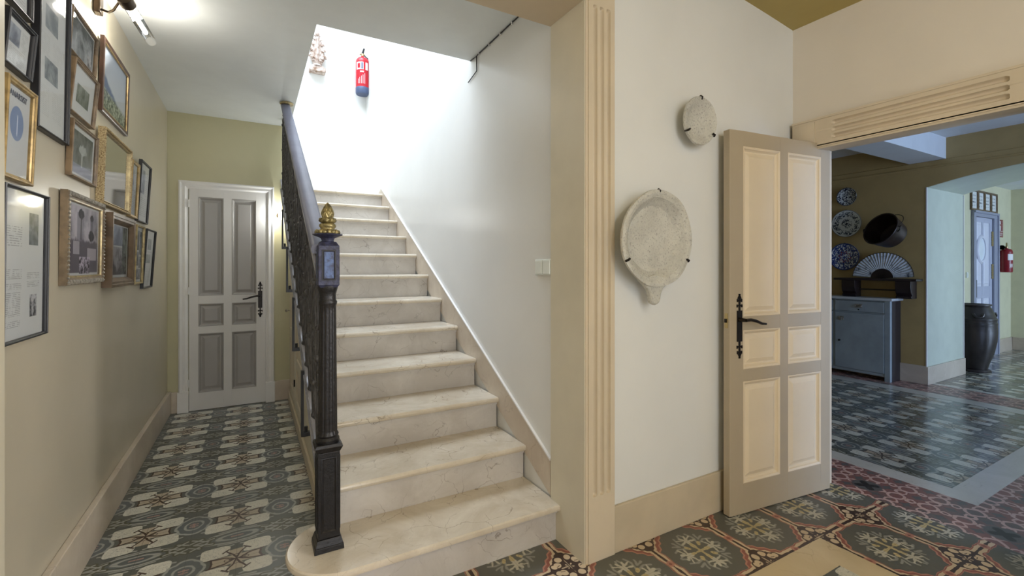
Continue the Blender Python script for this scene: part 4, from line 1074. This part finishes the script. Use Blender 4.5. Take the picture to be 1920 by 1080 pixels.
for (a, b) in ((.058, .582), (.618, 1.192)):
    dr = MB().box(-.004, .028, a, b, .808, .937).build('drawer', M['cab'], t, smooth=False, bevel=.003)
    q = MB(); m_ = (a+b)/2; q.box(-.008, -.004, m_-.04, m_+.04, .855, .90); q.tube([(-.008, m_-.035, .885), (-.022, m_-.03, .868), (-.026, m_, .862), (-.022, m_+.03, .868), (-.008, m_+.035, .885)], .006, 8); q.build('drawer_pull', M['fr_silver'], dr)
    q = MB(); q.lathe([(.008, 0), (.008, -.003)], (-.004, m_, .832), 10, 'x'); q.build('keyhole', M['iron'], dr)
    dd = MB().box(-.004, .028, a, b, .092, .788).build('cupboard_door', M['cab'], t, smooth=False, bevel=.003)
    yl = b-.07 if a < .3 else a+.07
    q = MB(); q.box(-.010, -.004, yl-.03, yl+.03, .69, .735); q.box(-.022, -.010, yl-.008, yl+.008, .685, .72); q.build('catch', M['fr_silver'], dd, smooth=False)
    q = MB(); q.lathe([(.013, 0), (.011, -.016), (.001, -.02)], (-.004, yl+.02 if a < .3 else yl, .43), 10, 'x'); q.build('knob', M['iron'], dd)
# little shelf on the sideboard
t = thing('shelf_stand', 'low dark wooden shelf on scroll brackets standing on the sideboard', 'shelf', (6.60, 2.30, .985))
MB().box(-.02, .15, 0, .86, .205, .232).build('board', M['darkwood'], t, smooth=False, bevel=.004)
for a in (.055, .62):
    q = MB(); q.prism([(.15, a, 0), (.02, a, 0), (-.0, a, .02), (.03, a, .04), (.0, a, .07), (-.01, a, .12), (-.01, a, .205), (.15, a, .205)], (0, .15, 0)); q.build('bracket', M['darkwood'], t, bevel=.004, smooth=False)
MB().box(.10, .112, .20, .63, .085, .10).build('stretcher', M['darkwood'], t, smooth=False)
# fan
t = thing('hand_fan', 'open white folding fan with dark ribs standing on the small shelf', 'fan', (6.665, 2.665, 1.2172), (0, R(6), 0))
n = 26; mb = MB(); ri, ro = .115, .315; g = []
for i in range(n*2+1):
    a = math.pi*.02+math.pi*.96*i/(n*2); e = -.006 if i % 2 else .006
    g.append([mb.v((e*(r_/ro), r_*math.cos(a), r_*math.sin(a)+.004)) for r_ in (ri, .18, .25, ro-.006)])
for i in range(n*2):
    for j in range(3): mb.f([g[i][j], g[i+1][j], g[i+1][j+1], g[i][j+1]])
o = mb.build('paper_leaf', M['fanpaper'], t, smooth=False); sd = o.modifiers.new('solid', 'SOLIDIFY'); sd.thickness = .0008
mb = MB()
for i in range(n):
    a = math.pi*.03+math.pi*.94*i/(n-1); c, s = math.cos(a), math.sin(a)
    mb.prism([(-.003, -s*.003, c*.003+.004), (-.003, s*.003, -c*.003+.004), (-.003, ri*c+s*.007, ri*s-c*.007+.004), (-.003, ri*c-s*.007, ri*s+c*.007+.004)], (.002, 0, 0))
mb.build('ribs', M['darkwood'], t, smooth=False)
mb = MB(); mb.tube([(0, (ro-.003)*math.cos(math.pi*(.02+.96*i/40)), (ro-.003)*math.sin(math.pi*(.02+.96*i/40))+.004) for i in range(41)], .004, 6); mb.build('edge_band', M['darkwood'], t)
# plates
def plate(label, y, z, r, kind):
    t = thing('wall_plate', label, 'plate', (6.764, y, z), group='painted plates on the olive wall')
    m = ceramic('glaze_'+kind, kind)
    mb = MB(); mb.lathe([(.001, -.006/r), (.55, -.006/r), (.66, -.012/r), (.98, -.030/r), (1.0, -.034/r), (.98, -.036/r), (.68, -.020/r), (.56, -.014/r), (.001, -.014/r)], n=48, ax='x')
    o = mb.build('dish', m, t); o.scale = (r, r, r)
    q = MB(); q.tube([(0, 0, r*1.01), (-.03, 0, r*1.02), (-.038, 0, r*.99)], .003, 6); q.build('hook', M['iron'], t)
plate('small dark-patterned plate, topmost on the olive wall', 3.078, 2.270, .117, 'dark')
plate('white plate with a blue floral rim, middle one on the olive wall', 3.082, 1.921, .176, 'rim')
plate('deep blue patterned plate, lowest, partly behind the fan', 3.105, 1.490, .176, 'blue')
# cauldron
t = thing('copper_cauldron', 'sooty copper cauldron hung open side out on the olive wall', 'cauldron', (6.655, 2.525, 1.715), (0, R(24), R(-20)))
mb = MB()
mb.lathe([(.001, -.008), (.12, -.008), (.155, -.03), (.178, -.12), (.192, -.215), (.203, -.228), (.201, -.236), (.188, -.230), (.172, -.12), (.148, -.04), (.115, -.02), (.001, -.018)], n=48, ax='x'); mb.build('pot', M['copper'], t)
q = MB(); q.tube([(-.225+.12*math.sin(math.pi*(i/14)), .205*math.cos(math.pi*(i/14)), .205*math.sin(math.pi*(i/14))*1.12+.01) for i in range(15)], .004, 6); q.build('bail', M['iron'], t)
for s in (-1, 1):
    q = MB(); q.tube([(-.19, s*.190, -.03), (-.21, s*.223, -.02), (-.22, s*.228, .01), (-.20, s*.210, .03), (-.19, s*.190, .03)], .007, 8); q.build('lug', M['iron'], t)

# ------------------------------------------------------------------ windows and light
def area(name, loc, rot, sx, sy, energy, col, spread=None):
    L = bpy.data.lights.new(name, 'AREA'); L.shape = 'RECTANGLE'; L.size = sx; L.size_y = sy; L.energy = energy; L.color = col
    if spread: L.spread = R(spread)
    o = bpy.data.objects.new(name, L); COL.objects.link(o); o.location = loc; o.rotation_euler = rot
    return o
def frame_bars(name, u0, u1, v0, v1, P, nu, nv, m, t=.04):
    w = thing(name, 'painted glazed window', None); q = MB()
    q.ring(u0, u1, v0, v1, [(0, -.03), (0, .03), (t, .03), (t, -.03)], P); q.build('window_frame', m, w, smooth=False)
    q = MB()
    def bar(a, b, c, d):
        p = [P(a, c, -.012), P(b, c, -.012), P(b, d, -.012), P(a, d, -.012)]; e = Vector(P(a, c, .012))-Vector(P(a, c, -.012)); q.prism(p, e)
    for i in range(1, nu): c = u0+(u1-u0)*i/nu; bar(c-.012, c+.012, v0+t, v1-t)
    for i in range(1, nv): c = v0+(v1-v0)*i/nv; bar(u0+t, u1-t, c-.012, c+.012)
    q.build('glazing_bars', m, w, smooth=False)
    q = MB(); q.f([q.v(P(a, b, 0)) for a, b in ((u0+t, v0+t), (u1-t, v0+t), (u1-t, v1-t), (u0+t, v1-t))]); q.build('pane', M['glass'], w, smooth=False)
frame_bars('window_1', -2.1, -.55, .85, 2.45, lambda u, v, e: (3.085+e, u, v), 3, 3, M['cream'])
frame_bars('fill_window', -1.2, 1.6, .8, 2.5, lambda u, v, e: (u, -3.25+e, v), 4, 3, M['cream'])  # unseen window behind the camera, added to carry the frontal fill
area('front_fill', (.2, -3.32, 1.65), (R(90), 0, 0), 2.7, 1.6, 38, (.96, .98, 1.0))  # added frontal fill that brightens the hall and corridor
frame_bars('window_2', 4.0, 6.3, 0, 2.35, lambda u, v, e: (u, -3.25+e, v), 4, 3, M['cas3'])
frame_bars('window_3', 8.4, 10.4, 0, 2.35, lambda u, v, e: (u, -3.25+e, v), 4, 3, M['cas3'])
frame_bars('window_4', -1.1, 1.2, 2.6, 6.1, lambda u, v, e: (u, v, 5.75+e), 3, 4, M['casing_white'])
area('daylight_hall', (3.16, -1.32, 1.66), (0, R(90), 0), 0.8, 0.9, 150, (.98, .98, 1.0))
area('daylight_room', (5.15, -3.30, 1.2), (R(90), 0, 0), 2.2, 2.2, 130, (.42, .60, 1.0))
area('daylight_far', (9.4, -3.30, 1.2), (R(90), 0, 0), 1.9, 2.2, 160, (.55, .72, 1.0))
area('skylight', (.05, 4.35, 5.80), (0, 0, 0), 2.2, 3.4, 270, (.78, .87, 1.0))
# unseen ceiling lamp behind the camera, added to warm and fill the hall
t = thing('hall_fill_lamp', 'round unseen ceiling lamp added as warm fill for the hall', 'lamp', (.9, -1.1, 3.0))
MB().lathe([(.05, 0), (.05, -.02), (.008, -.03), (.008, -.25), (.03, -.26)], n=20).build('stem', M['bronze'], t)
MB().lathe([(.03, -.26), (.16, -.30), (.17, -.34), (.12, -.40), (.001, -.42)], n=28).build('shade', emit('fill_lamp_opal', (255, 236, 206), 3.0), t)
L = bpy.data.lights.new('hall_fill_light', 'POINT'); L.energy = 36; L.color = (1, .96, .91); L.shadow_soft_size = .2
o = bpy.data.objects.new('hall_fill_light', L); COL.objects.link(o); o.location = (.9, -1.1, 2.48)

w = bpy.data.worlds.new('World'); S.world = w; w.use_nodes = True
bg = w.node_tree.nodes['Background']; bg.inputs[0].default_value = (.62, .78, 1, 1); bg.inputs[1].default_value = 1.2

# ------------------------------------------------------------------ camera
cam = bpy.data.cameras.new('camera'); co = bpy.data.objects.new('camera', cam); COL.objects.link(co)
cam.sensor_width = 36; cam.lens = 862/1920*36; cam.shift_y = -40/1920; cam.clip_start = .05
co.location = (0, 0, 1.36); co.rotation_euler = (R(90), 0, R(-29.4))
S.camera = co
S.view_settings.view_transform = 'Standard'; S.view_settings.look = 'None'; S.view_settings.gamma = 1
S.view_settings.use_curve_mapping = False
S.view_settings.exposure = 0.45
S.cycles.max_bounces = 10; S.cycles.diffuse_bounces = 6; S.cycles.glossy_bounces = 4; S.cycles.transparent_max_bounces = 12
